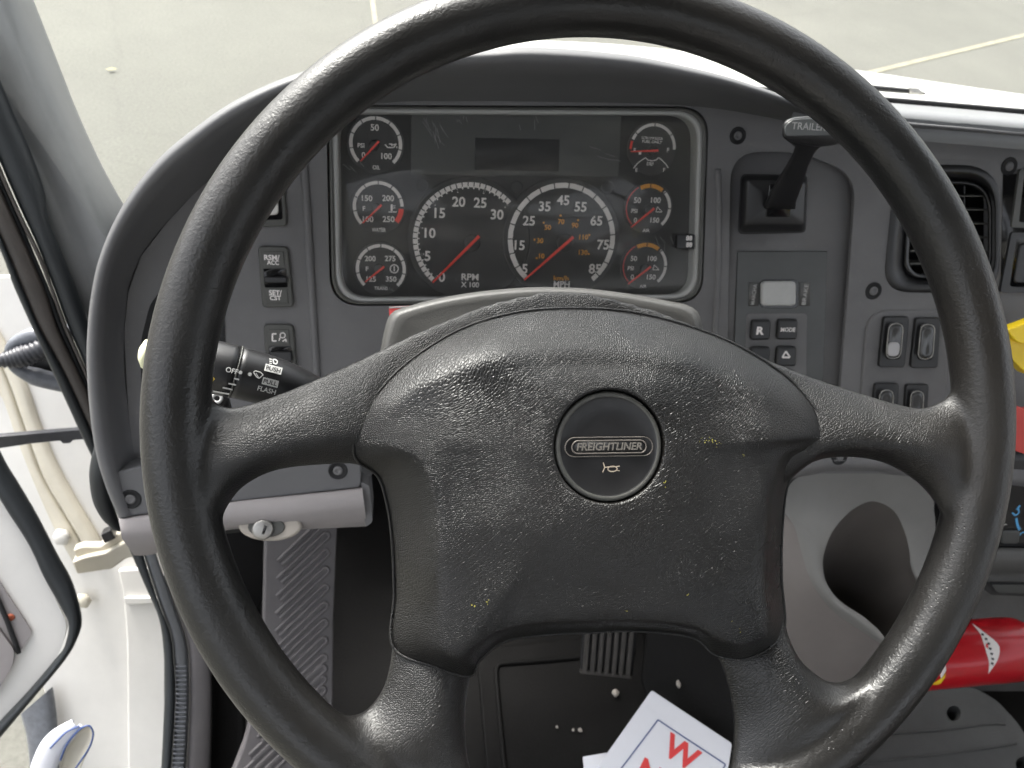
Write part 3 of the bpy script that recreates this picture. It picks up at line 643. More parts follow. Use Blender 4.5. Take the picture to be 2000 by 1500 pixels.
# little pictograms beside the numbers, and the curved second scale on the fuel dial
z = CF+.0014
def stroke(pts, w, m, par, off=z, fr=PN, nm='pictogram'):
    k = fr.scale(*pts[0]); P = [fr.uv(*p, off) for p in pts]
    return [bar_data(fr, P[i], P[i+1], w*k, w*k, off) for i in range(len(P)-1)]
pic = stroke([(752, 282), (757, 288), (769, 288), (774, 281), (768, 283), (760, 281)], 2.4, W, clus)+stroke([(765, 280), (765, 285)], 2, W, clus)+stroke([(775, 286), (775, 289)], 2.4, W, clus)
pic += stroke([(765, 399), (765, 412)], 4, W, clus)+stroke([(759, 414), (775, 414)], 2, W, clus)+stroke([(768, 402), (772, 402)], 1.5, W, clus)+stroke([(768, 406), (772, 406)], 1.5, W, clus)
pic += stroke([p for p in circ(770, 525, 8, n=18)]+[(778, 525)], 2.2, W, clus)+stroke([(770, 520), (770, 530)], 2.4, W, clus)
pic += stroke([(1284, 404), (1293, 414), (1281, 414), (1284, 404)], 1.4, M_greyp, clus)+stroke([(1278, 517), (1287, 527), (1275, 527), (1278, 517)], 1.4, M_greyp, clus)
pic += stroke([(1250, 294), (1250, 302)], 5, W, clus)
pic += stroke([(1237, 329), (1246, 318), (1256, 311), (1261, 308), (1266, 313), (1274, 314), (1281, 313), (1286, 308), (1292, 312), (1300, 320), (1305, 328)], 1.8, W, clus)
flat('pictogram', pic, W, clus)
# dimmer button at the right edge of the lens
b = plate('dimmer_button', PN, quad_rr([(1322, 458), (1358, 458), (1357, 486), (1321, 486)], 3), .002, .014, M_gloss, clus, bevel=.0008)
for yy in (465, 478): flat('lettering', [text_data(PN, '88', 1346, yy, 9, .00225, bold=.02)], W, b)

# ================================================================== STEERING COLUMN SHROUD
# plane of the shroud's rear face, a hand's width in front of the dash
SHF = Frame(at(1060, 640, .50), UN)
col = thing('steering_column', SHF.P(1060, 800), 'grey plastic steering column shroud between wheel and gauges', 'steering column')
arch = [(742, 690), (752, 640), (764, 612), (790, 600), (860, 582), (940, 569), (1020, 562), (1080, 561), (1150, 564), (1230, 574), (1300, 587), (1345, 597), (1366, 615), (1376, 660), (1380, 700)]
A = catmull(arch, 60); rows = []
cen = (1065, 760)
for t, o in ((1.0, -.10), (1.0, -.03), (1.0, -.012), (.992, -.004), (.975, .002), (.95, .0035), (.90, .0035), (.75, .004), (.5, .010)):
    rows.append([SHF.P(cen[0]+(x-cen[0])*t, cen[1]+(y-cen[1])*t, o) for x, y in A])
loft('shroud', rows, M_shroud, col)
lathe('column_tube', WH.L(0, 0, -.16), UN, [(.045, -.02), (.045, .05), (.05, .09), (.052, .125)], M_black, col, seg=40)
ST = Frame(at(780, 606, .62), PN.n)
stk = plate('warning_sticker', ST, quad_rr([(760, 599), (830, 597), (830, 640), (761, 640)], 3), 0, .001, M_redprint, None, bevel=0)
tag(stk, 'red sticker showing above the left corner of the column shroud', 'sticker')
plate('border', ST, [(760, 599), (830, 597), (830, 600.5), (760, 602.5)], .0006, .0004, M_silver, stk, bevel=0)

# ================================================================== STEERING WHEEL
whl = thing('steering_wheel', WH.o, 'worn black four spoke steering wheel with padded centre', 'steering wheel')
def spoke_data(A, B, n0, th, c0=-.35, per=6, seg=28):
    a = catmull_k(A, per); b = catmull_k(B, per); nn = catmull_k([(x,) for x in n0], per); tt = catmull_k([(x,) for x in th], per)
    V = []; F = []; n = len(a)
    for i in range(n):
        o = nn[i][0]; pa = WH.P(a[i][0], a[i][1], o); pb = WH.P(b[i][0], b[i][1], o)
        m = (pa+pb)/2; h = (pa-pb)/2
        for k in range(seg):
            t = 2*math.pi*k/seg; c, s = math.cos(t), math.sin(t)
            # the crest of the spoke runs off-centre, so a broad flank faces up the wheel
            if s >= 0: hg_ = max(0.0, math.cos(math.pi/2*(c-c0)/((1-c0) if c > c0 else (1+c0))))**.85
            else: hg_ = -.85*abs(s)**.9
            V.append(m + h*1.045*c + UN*tt[i][0]*hg_)
    for i in range(n-1):
        for k in range(seg): l = (k+1) % seg; F.append([i*seg+k, i*seg+l, (i+1)*seg+l, (i+1)*seg+k])
    F.append(list(range(seg))[::-1]); F.append(list(range((n-1)*seg, n*seg)))
    return V, F
# rim with its slightly oval grip
V = []; F = []; NU, NV = 220, 28
for i in range(NU):
    a = 2*math.pi*i/NU
    for j in range(NV):
        t = 2*math.pi*j/NV
        V.append(WH.L((.2135+.0155*math.cos(t))*math.cos(a), (.2135+.0155*math.cos(t))*math.sin(a), .0158*math.sin(t)))
for i in range(NU):
    for j in range(NV): F.append([i*NV+j, ((i+1) % NU)*NV+j, ((i+1) % NU)*NV+(j+1) % NV, i*NV+(j+1) % NV])
TA = [(350, 735), (392, 765), (428, 793), (465, 797), (540, 774), (640, 733), (720, 697), (800, 660), (880, 626), (960, 598), (1040, 579), (1095, 573), (1160, 580), (1250, 602), (1340, 634), (1440, 678), (1540, 722), (1640, 757), (1740, 787), (1800, 799), (1840, 787), (1872, 760), (1900, 730)]
TBm = [(350, 1110), (405, 1060), (441, 992), (475, 948), (540, 916), (630, 905), (700, 905), (760, 940), (850, 975), (950, 1000), (1040, 1010), (1095, 1010), (1160, 1010), (1250, 1010), (1340, 1005), (1440, 985), (1520, 950), (1580, 903), (1650, 891), (1730, 903), (1800, 945), (1842, 1000), (1880, 1060)]
NN = [-.001, -.002, -.004, -.007, -.011, -.015, -.0185, -.024, -.028, -.030, -.030, -.030, -.030, -.030, -.028, -.024, -.0185, -.015, -.011, -.007, -.005, -.003, -.001]
TH = [.009, .011, .0135, .0155, .0175, .018, .0175, .015, .014, .013, .012, .012, .012, .013, .014, .015, .0175, .018, .0175, .0155, .0135, .011, .009]
LA = [(800, 1150), (775, 1225), (767, 1268), (761, 1312), (745, 1357), (712, 1394), (668, 1400), (610, 1375)]
LB = [(930, 1200), (925, 1280), (917, 1320), (909, 1368), (907, 1420), (912, 1480), (930, 1545), (980, 1640)]
RA = [(1390, 1200), (1394, 1262), (1414, 1300), (1428, 1345), (1437, 1400), (1437, 1455), (1425, 1520), (1390, 1610)]
RB = [(1520, 1150), (1533, 1225), (1542, 1255), (1560, 1288), (1588, 1315), (1622, 1335), (1664, 1330), (1720, 1290)]
LN = [-.024, -.020, -.017, -.014, -.011, -.007, -.003, -.001]; LT = [.011, .014, .0165, .017, .0165, .0155, .013, .010]
parts = [(V, F), spoke_data(TA, TBm, NN, TH), spoke_data(LA, LB, LN, LT, -.22), spoke_data(RA, RB, LN, LT, -.45)]
V, F = merge(parts)
body = mesh('rim_and_spokes', V, F, M_rim, whl)
md = body.modifiers.new('weld', 'REMESH'); md.mode = 'VOXEL'; md.voxel_size = .0019; md.use_smooth_shade = True
md = body.modifiers.new('soften', 'SMOOTH'); md.factor = .5; md.iterations = 14
dg = bpy.context.evaluated_depsgraph_get(); me2 = bpy.data.meshes.new_from_object(body.evaluated_get(dg)); body.modifiers.clear()
old = body.data; body.data = me2; bpy.data.meshes.remove(old)
me2.polygons.foreach_set('use_smooth', [True]*len(me2.polygons))
if not me2.materials: me2.materials.append(M_rim)
# centre pad: outline, shoulder and plateau round the horn button well
PO = [(1130, 602), (1250, 612), (1370, 645), (1460, 685), (1540, 738), (1590, 795), (1614, 852), (1600, 882), (1560, 905), (1536, 955), (1527, 1040), (1526, 1130), (1532, 1225), (1505, 1263), (1450, 1287), (1396, 1278), (1350, 1244), (1240, 1232), (1150, 1235), (1060, 1240), (985, 1253), (938, 1288), (917, 1320), (850, 1302), (768, 1264), (770, 1160), (766, 1060), (757, 990), (738, 930), (700, 902), (690, 872), (700, 830), (735, 770), (800, 705), (900, 643), (1010, 610)]
PI = [(1130, 712), (1235, 716), (1340, 735), (1420, 762), (1495, 792), (1560, 820), (1592, 850), (1560, 868), (1520, 893), (1500, 945), (1490, 1030), (1487, 1130), (1492, 1212), (1487, 1240), (1445, 1256), (1400, 1243), (1345, 1219), (1240, 1208), (1150, 1210), (1060, 1214), (985, 1226), (935, 1254), (896, 1278), (870, 1270), (862, 1235), (862, 1160), (860, 1060), (852, 975), (826, 905), (772, 872), (745, 848), (757, 820), (790, 786), (850, 750), (940, 724), (1030, 713)]
n_o, n_i = -.021, .011
NO = [-.021, -.021, -.020, -.018, -.012, -.005, -.003, -.008, -.018, -.021, -.021, -.021, -.014, -.004, -.003, -.006, -.008, -.008, -.008, -.008, -.008, -.008, -.006, -.003, -.012, -.021, -.021, -.021, -.019, -.010, -.004, -.003, -.008, -.016, -.020, -.021]
NI = [n_i]*36
for k_, v_ in {4: .009, 5: .0055, 6: .003, 7: .0045, 8: .009, 29: .008, 30: .0035, 31: .0035, 32: .006, 33: .009}.items(): NI[k_] = v_
ni_ = [v[0] for v in catmull_k([(v,) for v in NI], 8, True)]
no_ = [v[0] for v in catmull_k([(v,) for v in NO], 8, True)]
po = catmull_k(PO, 8, True); pi_ = catmull_k(PI, 8, True); NP = len(po)
hc = WH.uv(1190, 872, .015); hr = .0292
uo = [WH.uv(x, y, h) for (x, y), h in zip(po, no_)]; ui = [WH.uv(x, y, h) for (x, y), h in zip(pi_, ni_)]
rings = [[WH.L(a*1, b*1, h-.018) for (a, b), h in zip(uo, no_)], [WH.L(a, b, h-.002) for (a, b), h in zip(uo, no_)]]
def sstep(t): return t*t*(3-2*t)
for j in range(0, 13):
    t = j/12; row = []
    for (a, b), (c, d), (ox, oy), h0, h1_ in zip(uo, ui, po, no_, ni_):
        topness = max(0.0, min(1.0, (860-oy)/220))                     # broad round shoulder at the top, crisp edge lower down
        lin = t; rnd = math.sin(math.pi/2*t)
        f_low = .10*rnd + .90*(lin**.92) if t < .82 else None
        crisp = t*1.06 if t < .80 else .848+(1-.848)*sstep((t-.80)/.20)
        f = crisp*(1-topness) + math.sin(math.pi/2*t)**1.0*topness
        row.append(WH.L(a+(c-a)*t, b+(d-b)*t, h0+(h1_-h0)*f))
    rings.append(row)
angs = []
for (c, d) in ui: angs.append(math.atan2(d-hc[1], c-hc[0]))
for j in range(1, 15):
    t = j/14; row = []
    for (c, d), an, h1_ in zip(ui, angs, ni_):
        e = (hc[0]+hr*math.cos(an), hc[1]+hr*math.sin(an))
        row.append(WH.L(c+(e[0]-c)*t, d+(e[1]-d)*t, n_i+.0055*math.sin(math.pi/2*t)+(h1_-n_i)*max(0, 1-t*2.2)**2))
    rings.append(row)
nt_ = n_i+.0055
for rr_, dz in ((hr-.0006, -.0003), (hr-.0012, -.0012), (hr-.0014, -.009)):
    rings.append([WH.L(hc[0]+rr_*math.cos(an), hc[1]+rr_*math.sin(an), nt_+dz) for an in angs])
pad = loft('centre_pad', rings, M_pad, whl, closed=True)
sm_ = pad.modifiers.new('soften', 'SMOOTH'); sm_.factor = .5; sm_.iterations = 5
vg = pad.vertex_groups.new(name='soft'); nv = len(rings[0])
vg.add([i for i in range(len(pad.data.vertices)) if 3*nv <= i < (len(rings)-5)*nv], 1.0, 'REPLACE'); sm_.vertex_group = 'soft'
# raised piping along the seam of the pad
seam = [WH.L(a, b, h+.0003) for (a, b), h in zip(uo, no_)]
tube('seam_piping', seam, .0008, M_pad, pad, seg=8, closed=True)
# horn button
HB = Frame(WH.L(hc[0], hc[1], nt_-.0085), UN)
horn = lathe('horn_button', HB.o, UN, [(.0272, 0), (.0272, .0052), (.0268, .0064), (.0258, .0069), (.0246, .0064), (.0240, .0058), (.012, .0066), (.0003, .0069)], M_black, whl, seg=72)
ring = lathe('button_ring', HB.o, UN, [(.0273, .0050), (.0271, .0062), (.0265, .0070), (.0254, .0072), (.0247, .0067)], M_switch, horn, seg=72)
ring.data.polygons[-1].use_smooth = False
bmr = bmesh.new(); bmr.from_mesh(ring.data); bmesh.ops.delete(bmr, geom=[f for f in bmr.faces if len(f.verts) > 4], context='FACES_ONLY'); bmr.to_mesh(ring.data); bmr.free()
HE = Frame(WH.L(hc[0], hc[1], nt_-.0085+.0068), UN); hk = .395/1500
def capsule(hw, hh, arch=0.0, n=12):
    out = []
    for i in range(2*n+2):
        a = rad(-90 + 180*i/n) if i <= n else rad(90+180*(i-n-1)/n)
        cx = hw-hh if i <= n else -(hw-hh)
        x = cx+hh*math.cos(a); y = hh*math.sin(a)
        out.append((x*hk, (y + (arch*(1-(x/hw)**2) if y > 0 else 0))*hk))
    return out
def cap_tube(name, hw, hh, arch, r, m, o):
    P = []
    q = capsule(hw, hh, arch, 10)
    dens = []
    for i in range(len(q)):
        a, b = q[i], q[(i+1) % len(q)]
        for s in range(5): 
            x = a[0]+(b[0]-a[0])*s/5; y = a[1]+(b[1]-a[1])*s/5
            if abs(abs(y)-hh*hk) < 1e-9 or (arch and y > 0):
                pass
            dens.append((x, y))
    return tube(name, [HE.L(x, y-.0003, o) for x, y in dens], r, m, horn, seg=6, closed=True)
M_emb = mat('emblem_grey', (.16, .145, .13), .35, metal=.3)
cap_tube('emblem_outline', 85, 17, 4, .00028, M_emb, .0002)
cap_tube('emblem_frame', 72, 11.5, 2.5, .0004, M_emb, .0003)
plate('emblem_ground', HE, capsule(71, 11, 2.5), .0003, .0012, M_black, horn, bevel=0, local=True)
V, F = text_data(HE, 'FREIGHTLINER', 1190, 874, 15, .00075, bold=.03, width=128, shear=.18, local=(0, .0001))
flat('emblem_lettering', [(V, F)], mat('emblem_letter_grey', (.20, .185, .165), .4, metal=.2), horn)
hs_ = lambda pts, w: [bar_data(HE, (pts[i][0]*hk, pts[i][1]*hk), (pts[i+1][0]*hk, pts[i+1][1]*hk), w*hk, w*hk, .0004) for i in range(len(pts)-1)]
sym = hs_([(-12, -30), (-9, -39), (-13, -48)], 2)+hs_([(-10, -39), (0, -38), (10, -38)], 2)+hs_([(x, y) for x, y in circ(6, -42, 9, 5, 20)]+[(15, -42)], 2)+hs_([(13, -38), (20, -37)], 2)
sym += hs_([(15, -45), (20, -46)], 1.5)
flat('horn_symbol', sym, mat('symbol_print', (.5, .42, .33), .5), horn)
# flecks of yellow paint on the pad
M_fleck = mat('yellow_fleck', (.42, .39, .08), .6)
fk = []
for cx, cy, n_, sx, sy in ((1378, 862, 16, 14, 8), (1400, 866, 10, 12, 6), (1456, 888, 5, 6, 4), (1297, 945, 6, 4, 8), (925, 1184, 8, 12, 5), (957, 1177, 6, 7, 4), (1228, 1196, 4, 5, 3), (1345, 1165, 4, 3, 6), (1112, 924, 2, 2, 2), (1452, 1236, 4, 4, 6), (1433, 1215, 3, 2, 5)):
    for _ in range(max(2, int(n_*.7))):
        x = random.gauss(cx, sx*.6); y = random.gauss(cy, sy*.6); r = random.uniform(.5, 1.6)*hk
        hh = n_i+.0055*.8 if True else 0
        a, b = WH.uv(x, y, .0150)
        fk.append((a, b, r))
dgp = bpy.context.evaluated_depsgraph_get(); dgp.update()
pe = pad.evaluated_get(dgp); FV = []; FF = []
for a, b, r in fk:
    o = WH.L(a, b, .05)-origin_of(whl)
    hit, loc, nrm, _ = pe.ray_cast(o, -UN)
    if not hit: continue
    f = Frame(loc+origin_of(whl), nrm); base = len(FV); m = 6
    FV += [f.L(r*random.uniform(.6, 1.3)*math.cos(2*math.pi*i/m), r*random.uniform(.6, 1.3)*math.sin(2*math.pi*i/m), .0003) for i in range(m)]
    FF.append(list(range(base, base+m)))
fo = mesh('paint_flecks', FV, FF, M_fleck, pad, smooth=False); fo['kind'] = 'stuff'

# ================================================================== STALK on the column
stl = thing('control_stalk', at(600, 780, .46), 'black multifunction stalk with white wiper and headlight symbols left of the column', 'stalk')
# axis of the stalk in the picture, with its half width in pixels, and its distance
ax = catmull([(272, 690, 25, .400), (300, 694, 34, .402), (350, 703, 44, .405), (415, 716, 51, .410), (470, 729, 51, .415), (540, 748, 48, .425), (600, 768, 40, .438), (650, 792, 27, .450), (720, 825, 22, .468)], 40)
AX0 = [(272, 690, 25, .400), (300, 694, 34, .402), (350, 703, 44, .405), (415, 716, 51, .410), (470, 729, 51, .415), (540, 748, 48, .425), (600, 768, 40, .438), (650, 792, 27, .450), (720, 825, 22, .468)]
AXF = catmull(AX0, 400)
def axis_rows(lo, hi, extra=0.0):
    P = []; R = []
    for x, y, h, d in ax[lo:hi]: P.append(at(x, y, d+.05)); R.append(h*(d+.05)/FPX+extra)
    return P, R
P, R = axis_rows(16, 40); tube('stalk_body', P, R, M_black, stl, seg=36)
P, R = axis_rows(2, 17, .0002); tube('wiper_sleeve', P, R, M_black, stl, seg=36)
P, R = axis_rows(0, 3); R[0] *= .5; tube('end_cap', P, R, M_pale, stl, seg=32)
SF = Frame(at(480, 735, .4355), -(ray(480, 735)).normalized()+UY*.05, RGT)
sr = math.atan2(-(748-716), 540-415)
sk = lambda pts, w: stroke(pts, w, W, stl, off=0.0, fr=SF)
prt = []
def on_stalk(parts, par, m, nm):
    """print wrapped on the round stalk: drop each vertex on it along the camera axis of the print plane"""
    V, F = merge(parts); out = []
    for v in V:
        p = Vector(v); best = None
        d = (p-CAM).normalized()
        for q in range(len(AXF)):
            x0, y0, h0, d0 = AXF[q]; a = at(x0, y0, d0+.05); r = h0*(d0+.05)/FPX
            t = (a-CAM).dot(d); e2 = ((CAM+d*t)-a).length
            if best is None or e2 < best[0]: best = (e2, t, r)
        e2, t, r = best
        out.append(CAM+d*(t-math.sqrt(max(0, r*r-e2*e2))-.0012))
    return mesh(nm, out, F, m, par, smooth=False)
T = lambda s, x, y, h, b=.01, w_=None: text_data(SF, s, x, y, h, 0, rot=sr, bold=b, width=w_)
prt = [T('OFF', 453, 724, 11, w_=24)] + sk(circ(469.5, 727.5, 2.2, n=10)+[(471.7, 727.5)], 3.6) + sk(circ(488, 731, 2.2, n=10)+[(490.2, 731)], 3.6)
prt += sk([(457, 739), (467, 741.5)], 3.2)+sk([(446, 749), (461, 752)], 3.2)+sk([(435, 757), (454, 761)], 3.2)+sk([(416, 764), (448, 770)], 3.2)
prt += sk([(495, 727), (499, 724), (509, 727), (514, 732), (506, 739), (501, 736), (495, 727)], 2)+sk([(500, 729), (505, 737)], 1.6)
prt += [T('FLASH', 521, 762, 10, w_=36)]
prt += sk([(533, 702), (538, 702), (542, 706), (540, 711), (535, 710), (533, 702)], 2)+sk([(526, 701), (531, 702)], 1.6)+sk([(526, 705), (531, 706)], 1.6)+sk([(526, 709), (531, 710)], 1.6)
def box_px(x, y, w_, h_):
    c, s = math.cos(-sr), math.sin(-sr); out = []; n = 6
    top_ = [(-w_/2+w_*i/n, -h_/2) for i in range(n+1)]; bot = [(w_/2-w_*i/n, h_/2) for i in range(n+1)]
    V = [SF.L(*SF.uv(x+a*c-b*s, y+a*s+b*c, 0), 0) for a, b in top_]+[SF.L(*SF.uv(x+a*c-b*s, y+a*s+b*c, 0), 0) for a, b in bot]
    m = n+1; return V, [[i, i+1, 2*m-2-i, 2*m-1-i] for i in range(n)]
on_stalk(prt+[box_px(534, 721, 34, 14), box_px(528, 747, 32, 14)], stl, mat('stalk_print', (.62, .62, .60), .5), 'printed_symbols')
def lift(parts, e): 
    V, F = merge(parts); return V, F
o = on_stalk([T('PUSH', 534, 721, 9, .02, 29), T('PULL', 528, 747, 9, .02, 27)], stl, M_black, 'knockout_lettering')
for v in o.data.vertices: v.co += (CAM-at(530, 735, .45)).normalized()*.0004
on_stalk(stroke([(414, 735), (419, 740), (413, 747)], 2, M_amber, stl, off=0, fr=SF), stl, M_amber, 'lamp_symbol')
P = [at(*p, .4705) for p in ((0, 0),)]
# seam between sleeve and body
i = 16; x, y, h, d = ax[i]; c = at(x, y, d+.05); t = (at(*ax[i+1][:2], ax[i+1][3]+.05)-c).normalized()
f = Frame(c, t); r = h*(d+.05)/FPX
tube('sleeve_seam', [f.L((r+.0002)*math.cos(2*math.pi*k/40), (r+.0002)*math.sin(2*math.pi*k/40)) for k in range(40)], .0005, M_switch, stl, seg=6, closed=True)
# second, thinner lever just below it
lv = thing('tilt_lever', at(430, 790, .56), 'small black lever end below the stalk behind the left spoke', 'lever')
tube('shaft', [at(400, 775, .55), at(425, 782, .55), at(437, 800, .56)], [.012, .010, .006], M_black, lv, seg=16)
tube('ring', [at(424+9*math.cos(a), 778+8*math.sin(a), .535) for a in [2*math.pi*k/16 for k in range(16)]], .0012, M_silver, lv, seg=6, closed=True)

# ================================================================== SWITCHES left of the cluster
def rocker(name, q, lbl, r=10, h=.004, cat='switch', group=None):
    cx = sum(p[0] for p in q)/4; y1 = max(p[1] for p in q)
    t = thing(name, PN.P(cx, y1), lbl, cat, group)
    plate('bezel', PN, quad_rr(q, r), h, h+.012, M_switch, t, bevel=.0012)
    return t
def seg_q(q, a, b, m=.10):
    """slice of a four-corner shape between two heights, inset at the sides"""
    (x0, y0), (x1, y1), (x2, y2), (x3, y3) = q
    L = lambda t: (x0+(x3-x0)*t, y0+(y3-y0)*t); Rr = lambda t: (x1+(x2-x1)*t, y1+(y2-y1)*t)
    mix = lambda p, r_, t: (p[0]+(r_[0]-p[0])*t, p[1]+(r_[1]-p[1])*t)
    return [mix(L(a), Rr(a), m), mix(L(a), Rr(a), 1-m), mix(L(b), Rr(b), 1-m), mix(L(b), Rr(b), m)]
SWB = .0042
q = [(503, 481), (562, 482), (574, 600), (512, 601)]
t = rocker('rocker_switch', q, 'grey framed switch marked RSM ACC and SET CST left of the gauges')
uk = plate('upper_key', PN, quad_rr(seg_q(q, .08, .35, .16), 2), SWB+.0006, .003, M_switch, t, bevel=.0004)
lk_ = plate('lower_key', PN, quad_rr(seg_q(q, .68, .93, .16), 2), SWB+.0006, .003, M_switch, t, bevel=.0004)
plate('well', PN, quad_rr(seg_q(q, .365, .67, .13), 2), SWB+.0002, .002, M_gloss, t, bevel=0)
plate('paddle', PN, quad_rr(seg_q(q, .50, .60, .14), 3), SWB+.005, .006, M_black, t, bevel=.0015)
flat('lettering', [text_data(PN, 'RSM/', 531, 503, 11, SWB+.0008, bold=.03, width=30), text_data(PN, 'ACC', 533, 513, 9, SWB+.0008, bold=.03, width=23)], W, uk)
flat('lettering', [text_data(PN, 'SET/', 538, 572, 11, SWB+.0008, bold=.03, width=25), text_data(PN, 'CST', 538, 582, 9, SWB+.0008, bold=.03, width=22)], W, lk_)
q = [(514, 634), (572, 634), (583, 752), (522, 753)]
t = rocker('rocker_switch', q, 'grey framed switch with a white lamp symbol just above the stalk')
plate('upper_key', PN, quad_rr(seg_q(q, .08, .34, .16), 2), SWB+.0006, .003, M_switch, t, bevel=.0004)
plate('well', PN, quad_rr(seg_q(q, .36, .67, .13), 2), SWB+.0002, .002, M_gloss, t, bevel=0)
plate('paddle', PN, quad_rr(seg_q(q, .45, .62, .14), 3), SWB+.005, .006, M_black, t, bevel=.0015)
sy = stroke([(540, 652), (532, 652), (532, 666), (540, 666)], 3, W, t, SWB+.0008)+stroke(circ(552, 655, 5, n=12)+[(557, 655)], 2.2, W, t, SWB+.0008)+stroke([(545, 666), (547, 659)], 2.4, W, t, SWB+.0008)+stroke([(552, 667), (558, 662), (559, 668)], 2.4, W, t, SWB+.0008)
flat('lamp_symbol', sy, W, t)
q = [(492, 330), (552, 330), (561, 442), (500, 444)]
t = rocker('rocker_switch', q, 'topmost left switch with a white rocker, half hidden by the wheel rim')
plate('well', PN, quad_rr(seg_q(q, .10, .88, .12), 6), SWB+.0003, .004, M_gloss, t, bevel=0)
plate('rocker', PN, quad_rr(seg_q(q, .35, .80, .24), 10), SWB+.003, .004, M_paint, t, bevel=.0015)

# ================================================================== BUTTON MODULE and trailer brake lever on the right
BM = -.0045
bmod = thing('button_module', PN.P(1530, 720, BM), 'dark button panel with silver rocker, R, MODE and arrow keys', 'button panel')
plate('panel', PN, quad_rr([(1441, 491), (1617, 491), (1606, 800), (1430, 800)], 3), BM+.002, .004, M_disp, bmod, bevel=.0006)
plate('silver_rocker', PN, quad_rr([(1489, 550), (1556, 550), (1555, 598), (1488, 598)], 9), BM+.0065, .006, M_silver, bmod, bevel=.002, seg=4)
plate('rocker_surround', PN, quad_rr([(1485, 546), (1560, 546), (1559, 602), (1484, 602)], 11), BM+.0024, .003, M_gloss, bmod, bevel=.0004)
for x0, x1, s in ((1463, 1482, 'MARCHA'), (1562, 1583, 'BRAKE')):
    o = plate('label_strip', PN, quad_rr([(x0, 552), (x1, 552), (x1-1, 598), (x0-1, 598)], 1), BM+.0026, .001, mat('strip_grey', (.09, .09, .088), .5), bmod, bevel=0)
    flat('lettering', [text_data(PN, s, (x0+x1)/2, 575, 8, BM+.0028, rot=rad(90), bold=.01, width=38)], M_greyp, o)
plate('key_surround', PN, quad_rr([(1458, 612), (1577, 612), (1574, 790), (1452, 790)], 8), BM+.0024, .002, M_dash, bmod, bevel=.0006)
for q, s in (([(1470, 626), (1507, 625), (1505, 664), (1467, 665)], 'R'), ([(1521, 624), (1560, 624), (1558, 664), (1518, 664)], 'MODE'), ([(1468, 678), (1506, 678), (1504, 716), (1465, 716)], ''), ([(1519, 677), (1557, 677), (1556, 716), (1516, 716)], 'TRI')):
    k = plate('key', PN, quad_rr(q, 7), BM+.007, .006, M_black, bmod, bevel=.0022, seg=4)
    cx = sum(p[0] for p in q)/4; cy = sum(p[1] for p in q)/4
    if s == 'R': flat('lettering', [text_data(PN, 'R', cx-2, cy+1, 15, BM+.0072, bold=.04, width=15)], W, k)
    if s == 'MODE': flat('lettering', [text_data(PN, 'MODE', cx, cy, 8, BM+.0072, bold=.02, width=28)], W, k)
    if s == 'TRI': flat('arrow_symbol', stroke([(1528, 698), (1535, 686), (1543, 698), (1528, 698)], 3.2, W, k, BM+.0072), W, k)
tb = thing('trailer_brake_lever', PN.P(1510, 455), 'black trailer brake hand lever with a T shaped grip in a square base', 'brake lever')
qb0 = [(1447, 340), (1578, 342), (1574, 455), (1441, 457)]; qb1 = [(1463, 352), (1572, 354), (1568, 436), (1460, 436)]
bz = [[PN.P(x, y, BM) for x, y in quad_rr(qb0, 12)], [PN.P(x, y, .008) for x, y in quad_rr([(1450, 342), (1577, 344), (1573, 452), (1444, 453)], 12)], [PN.P(x, y, .0165) for x, y in quad_rr([(1458, 349), (1574, 351), (1570, 441), (1455, 442)], 10)], [PN.P(x, y, .0185) for x, y in quad_rr(qb1, 9)]]
bz.append([PN.P(1516+(x-1516)*.2, 395+(y-395)*.2, .0188) for x, y in quad_rr(qb1, 9)])
loft('base', bz, M_black, tb, closed=True, cap=True)
plate('slot', PN, quad_rr([(1503, 360), (1550, 360), (1542, 424), (1496, 424)], 3), .0196, .002, M_gloss, tb, bevel=0)
plate('slot_lip', PN, quad_rr([(1499, 394), (1548, 396), (1545, 406), (1498, 405)], 3), .023, .004, M_switch, tb, bevel=.0008)
arm = []
for x, y, hw, o, th in ((1522, 410, 24, .016, .006), (1524, 396, 23, .026, .006), (1540, 360, 21, .045, .006), (1556, 325, 17, .062, .0055), (1570, 298, 16, .076, .0055), (1580, 284, 20, .082, .006), (1588, 272, 40, .086, .007)):
    ring_ = []
    for k in range(20):
        a = 2*math.pi*k/20; c, s_ = math.cos(a), math.sin(a)
        ring_.append(PN.P(x+1.25*hw*math.copysign(abs(c)**.7, c), y, o)+UY*th*math.copysign(abs(s_)**.7, s_)*.3+PN.n*th*math.copysign(abs(s_)**.7, s_))
    arm.append(ring_)
loft('arm', arm, M_black, tb, closed=True, cap=True)
TG = Frame(PN.P(1590, 250, .090), PN.n)
gq = quad_rr([(1527, 240), (1545, 229), (1590, 226), (1650, 232), (1672, 250), (1670, 268), (1640, 282), (1600, 288), (1555, 280), (1527, 270)], [14, 16, 30, 16, 12, 14, 20, 20, 20, 10], 5)
rows = []
for t, o in ((.86, -.012), (1.0, -.006), (1.0, .004), (.97, .009), (.9, .011)):
    rows.append([TG.P(1598+(x-1598)*t, 254+(y-254)*t, o) for x, y in gq])
loft('grip', rows, M_black, tb, closed=True, cap=True)
gt = [(1533, 246), (1548, 233), (1590, 230), (1648, 236), (1664, 250), (1655, 262), (1600, 265), (1535, 266)]
plate('grip_badge', TG, quad_rr(gt, [8, 10, 20, 10, 8, 8, 10, 6], 5), .0116, .002, mat('badge_grey', (.10, .105, .105), .35), tb, bevel=.0006)
flat('lettering', [text_data(TG, 'TRAILER', 1580, 247, 12, .0119, bold=.012, width=66)], M_silver, tb)

